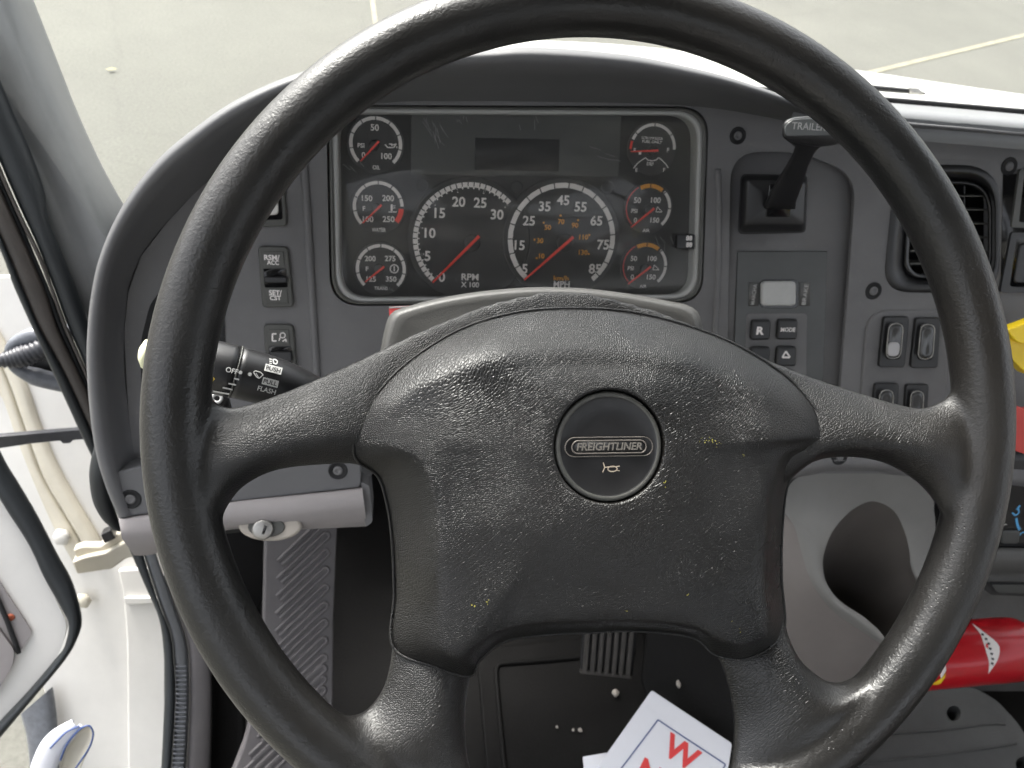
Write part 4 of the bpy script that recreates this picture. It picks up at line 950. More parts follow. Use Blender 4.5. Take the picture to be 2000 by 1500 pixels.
# ------------------------------------------------------------------ air vent
vt = thing('air_vent', PN.P(1845, 565), 'round cornered black air vent with slats right of the wheel rim', 'air vent')
def vring(q, r, off): return [PN.P(x, y, off) for x, y in quad_rr(q, r, 7)]
vq0 = [(1748, 322), (1954, 322), (1952, 574), (1724, 570)]; vq1 = [(1756, 330), (1946, 331), (1946, 566), (1733, 564)]; vq2 = [(1782, 352), (1938, 354), (1938, 545), (1768, 540)]
loft('housing', [vring(vq0, [72, 78, 62, 52], .0004), vring(vq1, [70, 74, 60, 50], .003), vring([(1764, 338), (1944, 338), (1944, 560), (1744, 556)], [62, 70, 58, 44], .002), vring([(1772, 345), (1941, 347), (1941, 552), (1758, 548)], [56, 66, 50, 40], -.008), vring(vq2, [50, 62, 46, 36], -.016), vring(vq2, [50, 62, 46, 36], -.04)], M_black, vt, closed=True)
plate('back', PN, quad_rr(vq2, [50, 62, 46, 36], 7), -.039, .002, M_matte, vt, bevel=0)
loft('frame_ring', [vring([(1772, 350), (1940, 352), (1940, 548), (1762, 545)], [52, 64, 48, 38], -.010), vring([(1777, 354), (1937, 356), (1937, 544), (1768, 541)], [50, 62, 46, 36], -.006), vring([(1783, 360), (1930, 361), (1930, 538), (1774, 535)], [46, 56, 42, 32], -.008), vring([(1784, 361), (1929, 362), (1929, 537), (1775, 534)], [46, 56, 42, 32], -.016)], M_gloss, vt, closed=True)
for y in (382, 409, 436, 463, 490, 515):
    plate('slat', PN, [(1778, y-1.6), (1932, y-.6), (1932, y+2.4), (1778, y+2.2)], -.010, .022, M_switch, vt, bevel=.0006)
for x in (1822, 1885): plate('fin', PN, [(x-2, 356), (x+1, 356), (x, 542), (x-3, 542)], -.016, .012, M_black, vt, bevel=.0004)
# ------------------------------------------------------------------ right hand switches
sb = thing('switch_bank', PN.P(1770, 800), 'recessed charcoal frame holding four rocker switches below the air vent', 'switch frame')
plate('frame', PN, quad_rr([(1693, 628), (1720, 606), (1850, 606), (1850, 860), (1674, 860)], [24, 20, 10, 10, 10]), .0024, .004, M_dash, sb, bevel=.0018)
M_rock = mat('smoked_rocker', (.05, .05, .05), .12)
def rock4(q, lbl, lit):
    t = thing('rocker_switch', PN.P(sum(p[0] for p in q)/4, q[2][1]), lbl, 'switch', None)
    plate('bezel', PN, quad_rr(q, 7), .0062, .006, M_black, t, bevel=.001)
    plate('well', PN, quad_rr(seg_q(q, .12, .84, .20), 10), .0066, .002, M_gloss, t, bevel=0)
    a = seg_q(q, .13, .82, .22)
    r0 = [[PN.P(x, y, .0066) for x, y in quad_rr(a, 14)], [PN.P(x, y, .011) for x, y in quad_rr(seg_q(q, .15, .80, .26), 13)], [PN.P(x, y, .0095) for x, y in quad_rr(seg_q(q, .22, .72, .36), 10)]]
    loft('rocker', r0, M_rock, t, closed=True, cap=True)
    if lit: plate('lower_lens', PN, quad_rr(seg_q(q, .50, .78, .27), 10), .0118, .002, mat('pale_lens', (.34, .33, .33), .15), t, bevel=.0008)
    tube('rocker_edge', [PN.P(x, y, .0108) for x, y in quad_rr(a, 14)], .0005, M_steel, t, seg=6, closed=True)
    return t
rock4([(1727, 619), (1777, 619), (1768, 718), (1717, 718)], 'rocker switch with a pale glossy lower half, left of the upper pair', True)
rock4([(1790, 621), (1838, 621), (1832, 719), (1779, 719)], 'dark glossy rocker switch touching the wheel rim, right of the upper pair', False)
rock4([(1710, 749), (1757, 749), (1750, 850), (1700, 850)], 'left of the two lower rocker switches, cut off by the spoke', False)
rock4([(1771, 751), (1815, 751), (1810, 850), (1764, 850)], 'right of the two lower rocker switches, cut off by the spoke', False)
# edge of the radio stack at the picture's right border
rs = thing('radio_stack', PN.P(1995, 570), 'edge of black framed radio slots at the right of the air vent', 'radio')
plate('upper_frame', PN, quad_rr([(1992, 331), (2080, 333), (2080, 448), (1976, 444)], 5), .0035, .006, M_switch, rs, holes=[quad_rr([(2000, 345), (2070, 345), (2070, 436), (1990, 434)], 5)], bevel=.001)
plate('lower_frame', PN, quad_rr([(1976, 454), (2080, 456), (2080, 575), (1954, 571)], 5), .0035, .006, M_black, rs, holes=[quad_rr([(1986, 464), (2070, 464), (2070, 562), (1972, 560)], 7)], bevel=.001)
plate('slot_back', PN, [(1960, 340), (2075, 340), (2075, 570), (1955, 570)], .0008, .002, M_gloss, rs, bevel=0)
plate('inner_door', PN, quad_rr([(1993, 476), (2070, 476), (2070, 556), (1980, 552)], 9), .003, .003, M_black, rs, bevel=.0012)
# push-pull valve knobs
kn = thing('parking_brake_knob', PN.P(2010, 690, .03), 'yellow parking brake knob at the right edge behind the wheel', 'knob')
def prism_knob(par, q, o, th, m, bev=.003):
    return plate('knob_cap', PN, quad_rr(q, 6), o, th, m, par, bevel=bev, seg=4)
prism_knob(kn, [(1962, 640), (1990, 655), (2040, 645), (2070, 700), (2010, 735), (1975, 700)], .045, .014, M_yellow)
prism_knob(kn, [(1966, 645), (2020, 625), (2070, 640), (2070, 690), (1985, 668)], .052, .012, M_yellow)
lathe('stem', PN.P(2020, 690, 0), PN.n, [(.008, 0), (.008, .04)], M_black, kn, seg=20)
kn = thing('trailer_supply_knob', PN.P(2015, 880, .03), 'red trailer air supply knob at the right edge below the yellow one', 'knob')
prism_knob(kn, [(1978, 790), (2010, 803), (2060, 800), (2070, 870), (2010, 890), (1980, 880)], .045, .014, M_redknob)
lathe('stem', PN.P(2020, 845, 0), PN.n, [(.008, 0), (.008, .04)], M_black, kn, seg=20)

# ================================================================== CONSOLE with cup holder, right of the pad
CN = Frame(PN.P(1680, 930, -.012), (0, -math.cos(rad(22)), math.sin(rad(22))))
con = thing('console', CN.P(1700, 1380), 'taupe plastic console with an open cup holder below the dashboard', 'console')
O_ = [(1706, 979, 0), (1670, 992, .004), (1641, 1018, .012), (1622, 1045, .022), (1611, 1075, .032), (1607, 1103, .042), (1615, 1140, .052), (1641, 1174, .058), (1683, 1202, .062), (1714, 1228, .064), (1740, 1255, .064), (1790, 1262, .060), (1822, 1215, .045), (1803, 1160, .028), (1789, 1132, .020), (1779, 1106, .014), (1776, 1075, .010), (1766, 1036, .005), (1745, 997, .001)]
W_ = [(1706, 912, 0), (1640, 914, .001), (1560, 930, .004), (1528, 985, .014), (1552, 1030, .030), (1567, 1085, .046), (1585, 1137, .058), (1611, 1176, .064), (1640, 1204, .067), (1678, 1230, .069), (1730, 1262, .070), (1800, 1285, .066), (1850, 1240, .048), (1845, 1160, .030), (1832, 1120, .020), (1826, 1100, .014), (1824, 1075, .008), (1826, 1010, .003), (1800, 925, 0)]
oc = catmull_k(O_, 5, True); wc = catmull_k(W_, 5, True)
rows = []
for t, e in ((0, 0), (.25, .5), (.5, .85), (.75, 1.0), (.9, .85), (1.0, .35)):
    rows.append([CN.P(a[0]+(b[0]-a[0])*t, a[1]+(b[1]-a[1])*t, a[2]+(b[2]-a[2])*t+.008*e*min(1, a[2]/.03)) for a, b in zip(wc, oc)])
loft('cup_lip', rows, M_console, con, closed=True)
op = [CN.P(x, y, o) for x, y, o in oc]
cen = sum(op, Vector())/len(op); rows = [rows[-1]]
zb = min(p.z for p in op)-.075
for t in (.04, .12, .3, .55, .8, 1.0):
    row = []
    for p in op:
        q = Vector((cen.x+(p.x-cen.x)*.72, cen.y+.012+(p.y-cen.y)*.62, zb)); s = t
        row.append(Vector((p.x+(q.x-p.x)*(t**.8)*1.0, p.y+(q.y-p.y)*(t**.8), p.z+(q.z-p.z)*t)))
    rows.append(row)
loft('cup_well', rows, mat('shaded_cup_taupe', (.085, .076, .07), .55, grain=900, gstr=.2, var=.1), con, closed=True)  # console plastic darkened to paint in the shade inside the cup
last = rows[-1]; mesh('cup_floor', last, [list(range(len(last)))], M_matte, con, smooth=False)  # matte black paints the deep shade at the cup's bottom
plate('back_panel', CN, [(1480, 912), (1800, 918), (1827, 961), (1823, 1075), (1806, 1125), (1790, 1112), (1776, 1045), (1748, 993), (1706, 972), (1668, 984), (1638, 1012), (1612, 1056), (1590, 1100), (1480, 1100)], -.003, .01, M_console, con, bevel=.002)
wl = [(1500, 960, .0), (1530, 994, .014), (1552, 1030, .030), (1567, 1085, .046), (1585, 1137, .058), (1611, 1176, .064), (1640, 1204, .067), (1678, 1230, .069), (1730, 1262, .070), (1800, 1290, .066)]
wb = [(1470, 990, -.02), (1470, 1040, .00), (1475, 1100, .02), (1480, 1160, .03), (1490, 1230, .036), (1510, 1290, .040), (1545, 1345, .044), (1600, 1372, .050), (1670, 1355, .056), (1770, 1310, .06)]
a = catmull_k(wl, 4); b = catmull_k(wb, 4)
M_consd = mat('taupe_console_lower', (.175, .158, .150), .5, grain=900, gstr=.15, var=.08, vscale=14, dust=.1)
loft('front_wall', [[CN.P(*p) for p in a]] + [[CN.P(p[0]+(q[0]-p[0])*t, p[1]+(q[1]-p[1])*t, p[2]+(q[2]-p[2])*t+.004*math.sin(math.pi*t)) for p, q in zip(a, b)] for t in (.04, .15, .35, .6, .8, 1)], M_consd, con)
# ------------------------------------------------------------------ climate panel at the right edge
CLF = Frame(PN.P(1990, 1000, .006), (0, -math.cos(rad(24)), math.sin(rad(24))))
cp = thing('climate_panel', CLF.P(1980, 1130), 'black heater control panel with blue airflow symbols at the right edge', 'heater panel')
plate('face', CLF, quad_rr([(1935, 944), (2090, 946), (2090, 1072), (1925, 1070)], 6), 0, .02, M_gloss, cp, bevel=.001)
tube('upper_trim', [CLF.P(x, 938, .001) for x in (1930, 1980, 2080)], .0035, M_shroud, cp, seg=10)
plate('dark_bar', CLF, [(1935, 885), (2080, 890), (2080, 932), (1935, 928)], -.002, .02, M_black, cp, bevel=.008, seg=5)
plate('button', CLF, quad_rr([(1960, 1038), (1994, 1038), (1990, 1063), (1956, 1062)], 6), .0035, .004, M_disp, cp, bevel=.0012)
flat('airflow_symbol', stroke([(1977, 1001), (1983, 1007), (1990, 1002), (1989, 993)], 3, M_blue, cp, .0004, CLF)+stroke([(1986, 996), (1992, 987)], 4, M_blue, cp, .0004, CLF)+stroke([(1985, 1012), (1986, 1020), (1988, 1028), (1992, 1035)], 4.5, M_blue, cp, .0004, CLF)+stroke([(1991, 1046), (1996, 1040), (2004, 1040)], 3, M_blue, cp, .0004, CLF), M_blue, cp)
flat('letter', [text_data(CLF, 'L', 1964, 1019, 13, .0006, bold=.02)], M_greyp, cp)
rows = []
for y, o in ((1070, .002), (1078, .010), (1095, .013), (1118, .012), (1128, .004), (1134, .008), (1138, .002)):
    rows.append([CLF.P(x, y+(x-1960)*.01, o) for x in (1900, 1960, 2020, 2090)])
loft('lower_trim', rows, M_shroud, cp)
tr = plate('pull_tray', CLF, quad_rr([(1905, 1138), (2090, 1140), (2090, 1168), (1935, 1162)], 5), .004, .03, M_black, None, bevel=.002); tag(tr, 'black pull out tray edge under the heater panel', 'tray')
plate('tray_front', CLF, quad_rr([(1936, 1142), (2088, 1143), (2088, 1160), (1950, 1158)], 4), .0065, .003, M_disp, tr, bevel=.001)
# dark lower dash closing the footwell on the right
ld = plate('transmission_tunnel', Frame(at(1900, 1240, 1.20), (0, -.45, .89)), [(1690, 1130), (2150, 1140), (2150, 1350), (1690, 1350)], 0, .02, M_hump, None, bevel=0); tag(ld, 'dark rubber covered floor hump behind the red cylinder', 'floor hump')

# ================================================================== FLOOR things
ex = thing('fire_extinguisher', at(1900, 1330, 1.06), 'red cylinder with a white diamond label lying on the floor right of the wheel', 'fire extinguisher')
a0, a1 = at(1700, 1291, 1.02), at(2003, 1265, 1.06); dx = (a1-a0).normalized(); L = (a1-a0).length; er = .0425
prof = [(er*.9, 0), (er, .004), (er, L-.028), (er*.97, L-.016), (er*.86, L-.006), (er*.6, L+.002), (er*.3, L+.006), (.014, L+.007), (.014, L+.03)]
lathe('cylinder', a0, dx, prof, M_redpaint, ex, seg=72, hint=FWD)
def on_cyl(pts, lift, m, nm, par):
    """outline in pixels dropped on the cylinder wall"""
    V = []
    for x, y in pts:
        d = ray(x, y).normalized(); n = d.cross(dx); w0 = CAM-a0
        dp = d-dx*d.dot(dx); wp_ = w0-dx*w0.dot(dx); A = dp.dot(dp); B = 2*dp.dot(wp_); C = wp_.dot(wp_)-(er+lift)**2
        disc = B*B-4*A*C
        t = (-B-math.sqrt(max(0, disc)))/(2*A); V.append(CAM+d*t)
    return V
def cyl_patch(top, bot, lift, m, nm, par, n=14, k=12):
    a = catmull(top, n); b = catmull(bot, n); V = []; F = []
    for i in range(n):
        V += on_cyl([(a[i][0]+(b[i][0]-a[i][0])*j/(k-1), a[i][1]+(b[i][1]-a[i][1])*j/(k-1)) for j in range(k)], lift, m, nm, par)
    for i in range(n-1):
        for j in range(k-1): F.append([i*k+j, i*k+j+1, (i+1)*k+j+1, (i+1)*k+j])
    return mesh(nm, V, F, m, par)
lb = cyl_patch([(1899, 1217), (1925, 1237), (1945, 1253), (1953, 1267), (1948, 1290), (1930, 1317)], [(1899, 1219), (1914, 1237), (1921, 1256), (1927, 1276), (1932, 1296), (1930, 1317.5)], .0005, M_white, 'label', ex)
for (x, y, h) in ((1919, 1236, 4), (1926, 1245, 4), (1931, 1254, 4), (1934, 1264, 4), (1937, 1274, 4), (1939, 1284, 4), (1938, 1293, 4)):
    cyl_patch([(x-2, y), (x+3, y+2)], [(x-3, y+4), (x+2, y+6)], .0009, M_black, 'label_print', lb, 3, 3)
cyl_patch([(1926, 1256), (1930, 1259)], [(1925, 1263), (1930, 1267)], .0009, M_redprint, 'label_print', lb, 3, 3)
cyl_patch([(1826, 1333), (1845, 1318), (1848, 1300)], [(1815, 1337), (1836, 1336), (1846, 1322)], .0006, M_yellow, 'yellow_band', ex, 6, 4)
cyl_patch([(1836, 1318), (1847, 1298)], [(1838, 1326), (1848, 1310)], .0008, M_white, 'white_band', ex, 5, 4)

MT = Frame((0, 0, 1.09), (0, 0, 1))
hole1 = circ(1863, 1393, 14, 15, 20); hole2 = circ(1998, 1492, 14, 14, 20)
mtl = quad_rr([(1440, 1600), (1560, 1440), (1690, 1372), (1818, 1342), (1865, 1337), (1909, 1346), (1948, 1369), (1987, 1411), (2030, 1480), (2060, 1600)], 10, 4)
mt = plate('seat_base_mat', MT, mtl, 0, .055, M_mat, None, holes=[hole1, hole2], bevel=.004); tag(mt, 'dark grey rubber mat with round holes and ribs at the lower right corner', 'rubber mat')
for p in ([(1690, 1440), (1760, 1432), (1860, 1424), (1930, 1414), (1962, 1415)], [(1640, 1500), (1720, 1487), (1850, 1472), (1940, 1460), (1985, 1452)]):
    tube('rib_line', [MT.P(*q, .0006) for q in catmull(p, 14)], .0016, M_mat, mt, seg=8)
for h in (hole1, hole2):
    mesh('hole_floor', [MT.P(x, y, -.03) for x, y in circ(sum(p[0] for p in h)/20, sum(p[1] for p in h)/20, 22, 22, 20)], [list(range(20))], M_matte, mt, smooth=False)

PD = Frame(at(1190, 1290, 1.08), (0, -.64, .77))
pd = thing('accelerator_pedal', PD.P(1190, 1325), 'ribbed accelerator pedal above the floor in the lower opening', 'pedal')
pq = [(1146, 1150), (1252, 1150), (1236, 1325), (1135, 1314)]
plate('pedal_plate', PD, quad_rr(pq, 5), 0, .012, M_matte, pd, bevel=.002)
for i in range(7):
    t0_ = .04+i*.138; f = lambda t: ((1146+106*t), 1150); g_ = lambda t: (1135+101*t, 1312+10*t)
    plate('rib', PD, [f(t0_), f(t0_+.08), g_(t0_+.08), g_(t0_)], .006, .006, M_pedal, pd, bevel=.001)
plate('toe_edge', PD, [(1134, 1309), (1236, 1320), (1235, 1327), (1134, 1316)], .005, .01, M_pedal, pd, bevel=.0015)
# rubber floor covering with its raised border and the hump beside it
fm = plate('floor_mat', FL, quad_rr([(930, 1265), (1260, 1235), (1262, 1400), (1240, 1600), (960, 1620)], 8), .012, .01, M_floor, None, bevel=.003); tag(fm, 'black rubber floor mat with raised border under the pedal', 'floor mat')
tube('raised_border', [FL.P(*q, .013) for q in catmull([(1240, 1272), (1135, 1283), (1040, 1292), (985, 1296), (970, 1303), (970, 1330), (976, 1400), (986, 1500), (995, 1600)], 40)], .004, M_floor, fm, seg=8)
hp = plate('floor_tunnel', Frame(at(1340, 1330, 1.05), (-.45, -.35, .82)), quad_rr([(1262, 1215), (1470, 1205), (1500, 1560), (1330, 1560), (1250, 1330)], 12), 0, .06, M_floor, None, bevel=.012, seg=4); tag(hp, 'dark rubber hump right of the accelerator pedal', 'floor hump')
def crumb(px, py, d, s, lbl):
    c = at(px, py, d); V = []; F = []
    bm = bmesh.new(); bmesh.ops.create_icosphere(bm, subdivisions=1, radius=s)
    for v in bm.verts: v.co = Vector((v.co.x*random.uniform(.7, 1.2), v.co.y*random.uniform(.7, 1.3), v.co.z*.6))
    V = [v.co+c for v in bm.verts]; F = [[q.index for q in f.verts] for f in bm.faces]; bm.free()
    o = mesh('paper_crumb', V, F, M_crumb, smooth=False); tag(o, lbl, 'crumb')
def floor_d(px, py, h): return (CAM.z-1.0-h)/-ray(px, py).z
crumb(1202, 1353, floor_d(1202, 1353, .018), .006, 'largest white crumb on the floor mat below the pedal')
crumb(1133, 1426, floor_d(1133, 1426, .016), .0038, 'small pale crumb on the middle of the floor mat')
crumb(1120, 1426, floor_d(1120, 1426, .016), .0025, 'tiny brown crumb beside the small pale one on the mat')
crumb(1088, 1420, floor_d(1088, 1420, .016), .0025, 'tiny crumb left of the two others on the floor mat')
HPF = Frame(at(1340, 1330, 1.05), (-.45, -.35, .82))
c = HPF.P(1325, 1336, .004); bm = bmesh.new(); bmesh.ops.create_icosphere(bm, subdivisions=1, radius=.0045)
o = mesh('paper_crumb', [Vector((v.co.x*.7, v.co.y*1.4, v.co.z))+c for v in bm.verts], [[q.index for q in f.verts] for f in bm.faces], M_crumb, smooth=False); bm.free()
tag(o, 'oval white crumb on the hump above the booklet', 'crumb')
# booklet with red letters and a loose sheet below it
BK = Frame(at(1310, 1440, .98), (-.10, -.30, .95))
bk = thing('booklet', BK.P(1310, 1500), 'white card with blue border and red letters lying in the footwell', 'booklet')
tl = Vector((1273, 1348)); tr_ = Vector((1430, 1452)); ex_ = Vector((-.60, .80))
plate('cover', BK, quad_rr([tuple(tl), tuple(tr_), (1423, 1498), (1370, 1640), (1095, 1600)], [4, 6, 6, 4, 4], 3), 0, .003, M_paper, bk, bevel=.0004)
bl = stroke([(1180, 1545), (1285, 1406), (1417, 1493), (1380, 1560)], 2.4, M_blueprint, bk, .0006, BK)
flat('border_line', bl, M_blueprint, bk)
v1 = BK.P(1417, 1493)-BK.P(1285, 1406); ang = math.atan2(v1.dot(BK.v), v1.dot(BK.u))
flat('red_lettering', [text_data(BK, 'W', 1331, 1470, 44, .0007, rot=ang, bold=.03, width=70), text_data(BK, 'N', 1268, 1512, 44, .0007, rot=ang, bold=.03, width=42)], M_redprint, bk)
ls = plate('loose_sheet', BK, quad_rr([(1138, 1478), (1185, 1470), (1300, 1560), (1250, 1640), (1150, 1600)], 3, 3), -.008, .001, M_paper, None, bevel=0); tag(ls, 'second white sheet showing under the lower left of the card', 'sheet')

# ribbed foot rest at the left
KP = Frame(at(590, 1220, .98), (.25, -.62, .74))
fr_ = thing('foot_rest', KP.P(590, 1500), 'grey foot rest plate with diagonal ribs left of the pedals', 'foot rest')
plate('rest_plate', KP, quad_rr([(520, 960), (662, 960), (652, 1200), (650, 1400), (640, 1600), (420, 1600), (478, 1450), (512, 1320), (516, 1150)], 8), 0, .02, M_kick, fr_, bevel=.004)
for i in range(15):
    y = 1095+i*34.5; x0 = 542-i*1.2; x1 = 634-i*.8
    if i > 8: x0 -= (i-8)*14
    sl = (x1-x0)*.95; dx_ = Vector((x1-x0, -sl)).normalized(); nx_ = Vector((-dx_.y, dx_.x)); A_ = Vector((x0, y)); B_ = Vector((x1, y-sl))
    p = [tuple(A_.lerp(B_, t/6)) for t in range(7)] + [tuple(B_+nx_*6+(dx_*math.sin(rad(q))-nx_*math.cos(rad(q)))*6) for q in range(20, 180, 20)] + [tuple((B_+nx_*12).lerp(A_+nx_*12, t/6)) for t in range(7)]
    tube('rib', [KP.P(*q, .0003) for q in p], .0024, M_kick, fr_, seg=8)
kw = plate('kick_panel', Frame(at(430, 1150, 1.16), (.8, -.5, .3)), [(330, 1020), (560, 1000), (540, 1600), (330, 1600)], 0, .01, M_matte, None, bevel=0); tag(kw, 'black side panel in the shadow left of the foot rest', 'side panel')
# ignition lock below the trim
ig = thing('ignition_lock', PN.P(530, 1058, .02), 'key lock in a pale oval bezel under the left trim strip', 'ignition lock')
IF_ = Frame(PN.P(530, 1040, .022), (0, -.75, .66))
plate('oval_bezel', IF_, circ(527, 1028, 62, 30, 40), .010, .016, mat('beige_bezel', (.42, .38, .33), .45), ig, bevel=.003)
plate('lock_face', IF_, circ(520, 1030, 36, 20, 32), .012, .006, M_switch, ig, bevel=.001)
lathe('key_cylinder', IF_.P(514, 1033, .012), IF_.n, [(.0095, 0), (.0095, .004), (.008, .005), (.002, .005)], M_steel, ig, seg=28)
plate('key_slot', IF_, [(516, 1026), (522, 1028), (516, 1044), (511, 1043)], .0174, .0006, M_gloss, ig, bevel=0)

# ================================================================== LEFT SIDE: pillar, seals, jamb, open door
AP = Frame(at(130, 300, .84), (.42, -.80, .42))
pl = thing('windshield_pillar', AP.P(200, 480), 'grey trimmed windshield pillar at the left of the picture', 'pillar')
c0 = catmull([(30, -90), (62, -2), (100, 95), (135, 185), (165, 255), (200, 328), (238, 395), (262, 425), (290, 440)], 30)
c1 = catmull([(-25, -90), (10, 0), (52, 110), (95, 210), (130, 285), (168, 370), (205, 450), (240, 530), (270, 600)], 30)
c2 = catmull([(-110, -90), (-75, 0), (-35, 90), (5, 190), (45, 275), (85, 345), (130, 450), (165, 540), (210, 640)], 30)
c3 = catmull([(-140, -90), (-100, 0), (-50, 90), (-10, 190), (45, 300), (78, 380), (110, 470), (150, 570), (190, 660)], 30)
rows = [[AP.P(x+6, y+8, -.10) for x, y in c0]]
for t in (0, .05, .15, .3, .5, .75, 1): rows.append([AP.P(a[0]+(b[0]-a[0])*t, a[1]+(b[1]-a[1])*t, -.05+.062*math.sin(math.pi/2*t)) for a, b in zip(c0, c1)])
for t in (.2, .45, .7, .9, 1): rows.append([AP.P(a[0]+(b[0]-a[0])*t, a[1]+(b[1]-a[1])*t, .012-.022*sstep(t)) for a, b in zip(c1, c2)])
rows.append([AP.P(b[0], b[1], -.006) for b in c3]); rows.append([AP.P(b[0]-8, b[1]+5, -.03) for b in c3])
loft('pillar_trim', rows, M_pillar, pl)
SEALR = [(-40, 60), (0, 156), (28, 224), (60, 296), (86, 372), (96, 432), (132, 520), (160, 592), (182, 660), (215, 760)]
SEALL = [(-80, 130), (0, 316), (18, 358), (40, 408), (62, 455), (80, 496), (110, 575), (130, 630), (168, 719), (200, 800)]
sl = thing('pillar_weatherstrip', AP.P(150, 700), 'dark rubber weatherstrip running down beside the grey pillar', 'weatherstrip')
ribbon('seal_bulb', AP, SEALL, SEALR, .012, .012, M_rubber, sl)
ribbon('carrier_ridge', AP, [(-80, 165), (0, 345), (40, 434), (76, 510), (103, 580), (124, 640), (164, 730), (200, 815)], [(-75, 140), (0, 322), (40, 414), (79, 495), (108, 572), (130, 632), (168, 720), (203, 803)], .014, .004, M_brownr, sl)
ribbon('groove', AP, [(-80, 185), (0, 370), (40, 462), (82, 556), (112, 640), (166, 758), (195, 830)], [(-80, 160), (0, 342), (40, 432), (94, 558), (124, 638), (164, 730), (200, 815)], .004, .002, M_rubber, sl)
ribbon('seal_carrier', AP, [(-80, 290), (0, 458), (43, 560), (75, 635), (127, 730), (181, 848), (230, 960)], [(-80, 182), (0, 366), (84, 558), (113, 642), (168, 758), (200, 838), (240, 920)], .010, .004, M_brownr, sl)
ribbon('outer_lip', AP, [(-80, 320), (0, 488), (27, 560), (68, 651), (118, 760), (154, 839), (181, 896), (230, 1000)], [(-80, 285), (0, 455), (45, 560), (77, 635), (129, 730), (183, 848), (232, 960)], .004, .010, M_rubber, sl)
# hand hold end / door check cover at the lower end of the binnacle
ck = Frame(at(200, 960, .76), (.5, -.8, .3))
gc = thing('seal_corner', ck.P(210, 1028), 'black rubber corner piece beside the lower end of the gauge hood', 'rubber corner')
ribbon('corner_bulb', ck, [(190, 865), (180, 905), (177, 940), (184, 985), (200, 1015), (215, 1028)], [(214, 870), (214, 905), (214, 940), (222, 985), (232, 1015), (240, 1030)], 0, .010, M_rubber, gc)
# white jamb behind the door opening
JB = Frame(at(200, 1000, 1.12), (-.20, -.80, .56))
jb = thing('door_jamb', JB.P(240, 1540), 'white painted door jamb below and left of the pillar', 'door jamb')
plate('jamb_panel', JB, quad_rr([(-60, 540), (40, 535), (250, 1000), (360, 1180), (360, 1620), (95, 1620), (105, 1420), (40, 1200), (-60, 900)], 10), 0, .02, M_paint, jb, bevel=.004)
ribbon('flange', JB, [(-30, 640), (18, 745), (48, 830), (85, 930), (125, 1000), (160, 1060), (172, 1090)], [(-10, 640), (42, 735), (72, 820), (105, 900), (145, 975), (190, 1050), (205, 1085)], .006, .005, M_cream, jb)
ribbon('inner_flange', JB, [(-60, 690), (0, 770), (30, 850), (55, 915), (80, 975), (110, 1040), (150, 1110)], [(-30, 640), (14, 748), (44, 832), (81, 932), (121, 1002), (150, 1050), (170, 1100)], .004, .003, M_cream, jb)
lathe('bolt', JB.P(122, 1048, .012), JB.n, [(.013, 0), (.013, .004), (.008, .007), (.001, .008)], M_paint, jb, seg=6)
lathe('bolt', JB.P(164, 1172, .01), JB.n, [(.012, 0), (.012, .004), (.008, .007), (.001, .008)], M_cream, jb, seg=6)
plate('step_panel', JB, quad_rr([(228, 1112), (300, 1108), (345, 1200), (345, 1620), (250, 1620), (246, 1250), (240, 1168)], 8), .012, .01, M_paint, jb, bevel=.004)
plate('step_ledge', JB, quad_rr([(242, 1168), (315, 1168), (322, 1178), (243, 1180)], 3), .018, .01, M_paint, jb, bevel=.003)
HF = Frame(at(200, 1075, 1.02), (.2, -.85, .5))
hg = plate('hinge_arm', HF, quad_rr([(140, 1098), (165, 1088), (205, 1080), (245, 1058), (300, 1050), (300, 1088), (248, 1090), (218, 1112), (150, 1122)], 6), 0, .03, M_cream, jb, bevel=.004)
hg['label'] = 'cream painted hinge arm'
plate('hinge_flange', HF, quad_rr([(142, 1075), (160, 1068), (195, 1068), (222, 1050), (245, 1035), (300, 1030), (300, 1050), (246, 1056), (205, 1080), (150, 1092)], 5), -.01, .02, M_cream, hg, bevel=.003)
plate('hinge_stop', HF, quad_rr([(196, 1045), (215, 1035), (226, 1052), (204, 1062)], 4), .004, .02, M_black, hg, bevel=.002)
rd = Frame(at(70, 862, 1.0), (.2, -.9, .4))
ckr = thing('door_check_rod', rd.P(80, 885), 'black door check strap crossing the jamb', 'door check')
plate('strap', rd, quad_rr([(-40, 856), (20, 851), (90, 845), (150, 840), (175, 838), (185, 857), (142, 860), (138, 866), (122, 867), (118, 861), (60, 867), (0, 876), (-40, 882)], 4), 0, .012, M_cable, ckr, bevel=.003)
# wiring sleeve from jamb to door
WF = Frame(at(60, 700, 1.0), (.2, -.9, .4))
wb_ = thing('wiring_sleeve', WF.P(60, 745), 'corrugated black cable boot looping beside the pillar seal', 'cable')
path = catmull([(-60, 706), (-20, 704), (10, 703), (30, 700), (50, 694), (80, 682), (130, 660)], 60)
P = [WF.P(x, y, .012) for x, y in path]; R = [(.0085+.005*min(1, max(0, (x)/40)) if x < 60 else .0125)*(1+.13*math.cos(i*2.2)) for i, (x, y) in enumerate(path)]
tube('corrugated_boot', P, R, M_cable, wb_, seg=20)
for s in ([(18, 690), (26, 674), (48, 662), (80, 655), (140, 650)], [(22, 712), (50, 728), (85, 740), (140, 752)]):
    tube('loop_tube', [WF.P(x, y, .0) for x, y in catmull(s, 24)], [.006+.006*min(1, i/10) for i in range(24)], M_bluegrey, wb_, seg=14)
plate('inner_cover', WF, [(40, 680), (140, 650), (140, 750), (50, 720)], -.012, .006, M_black, wb_, bevel=.002)
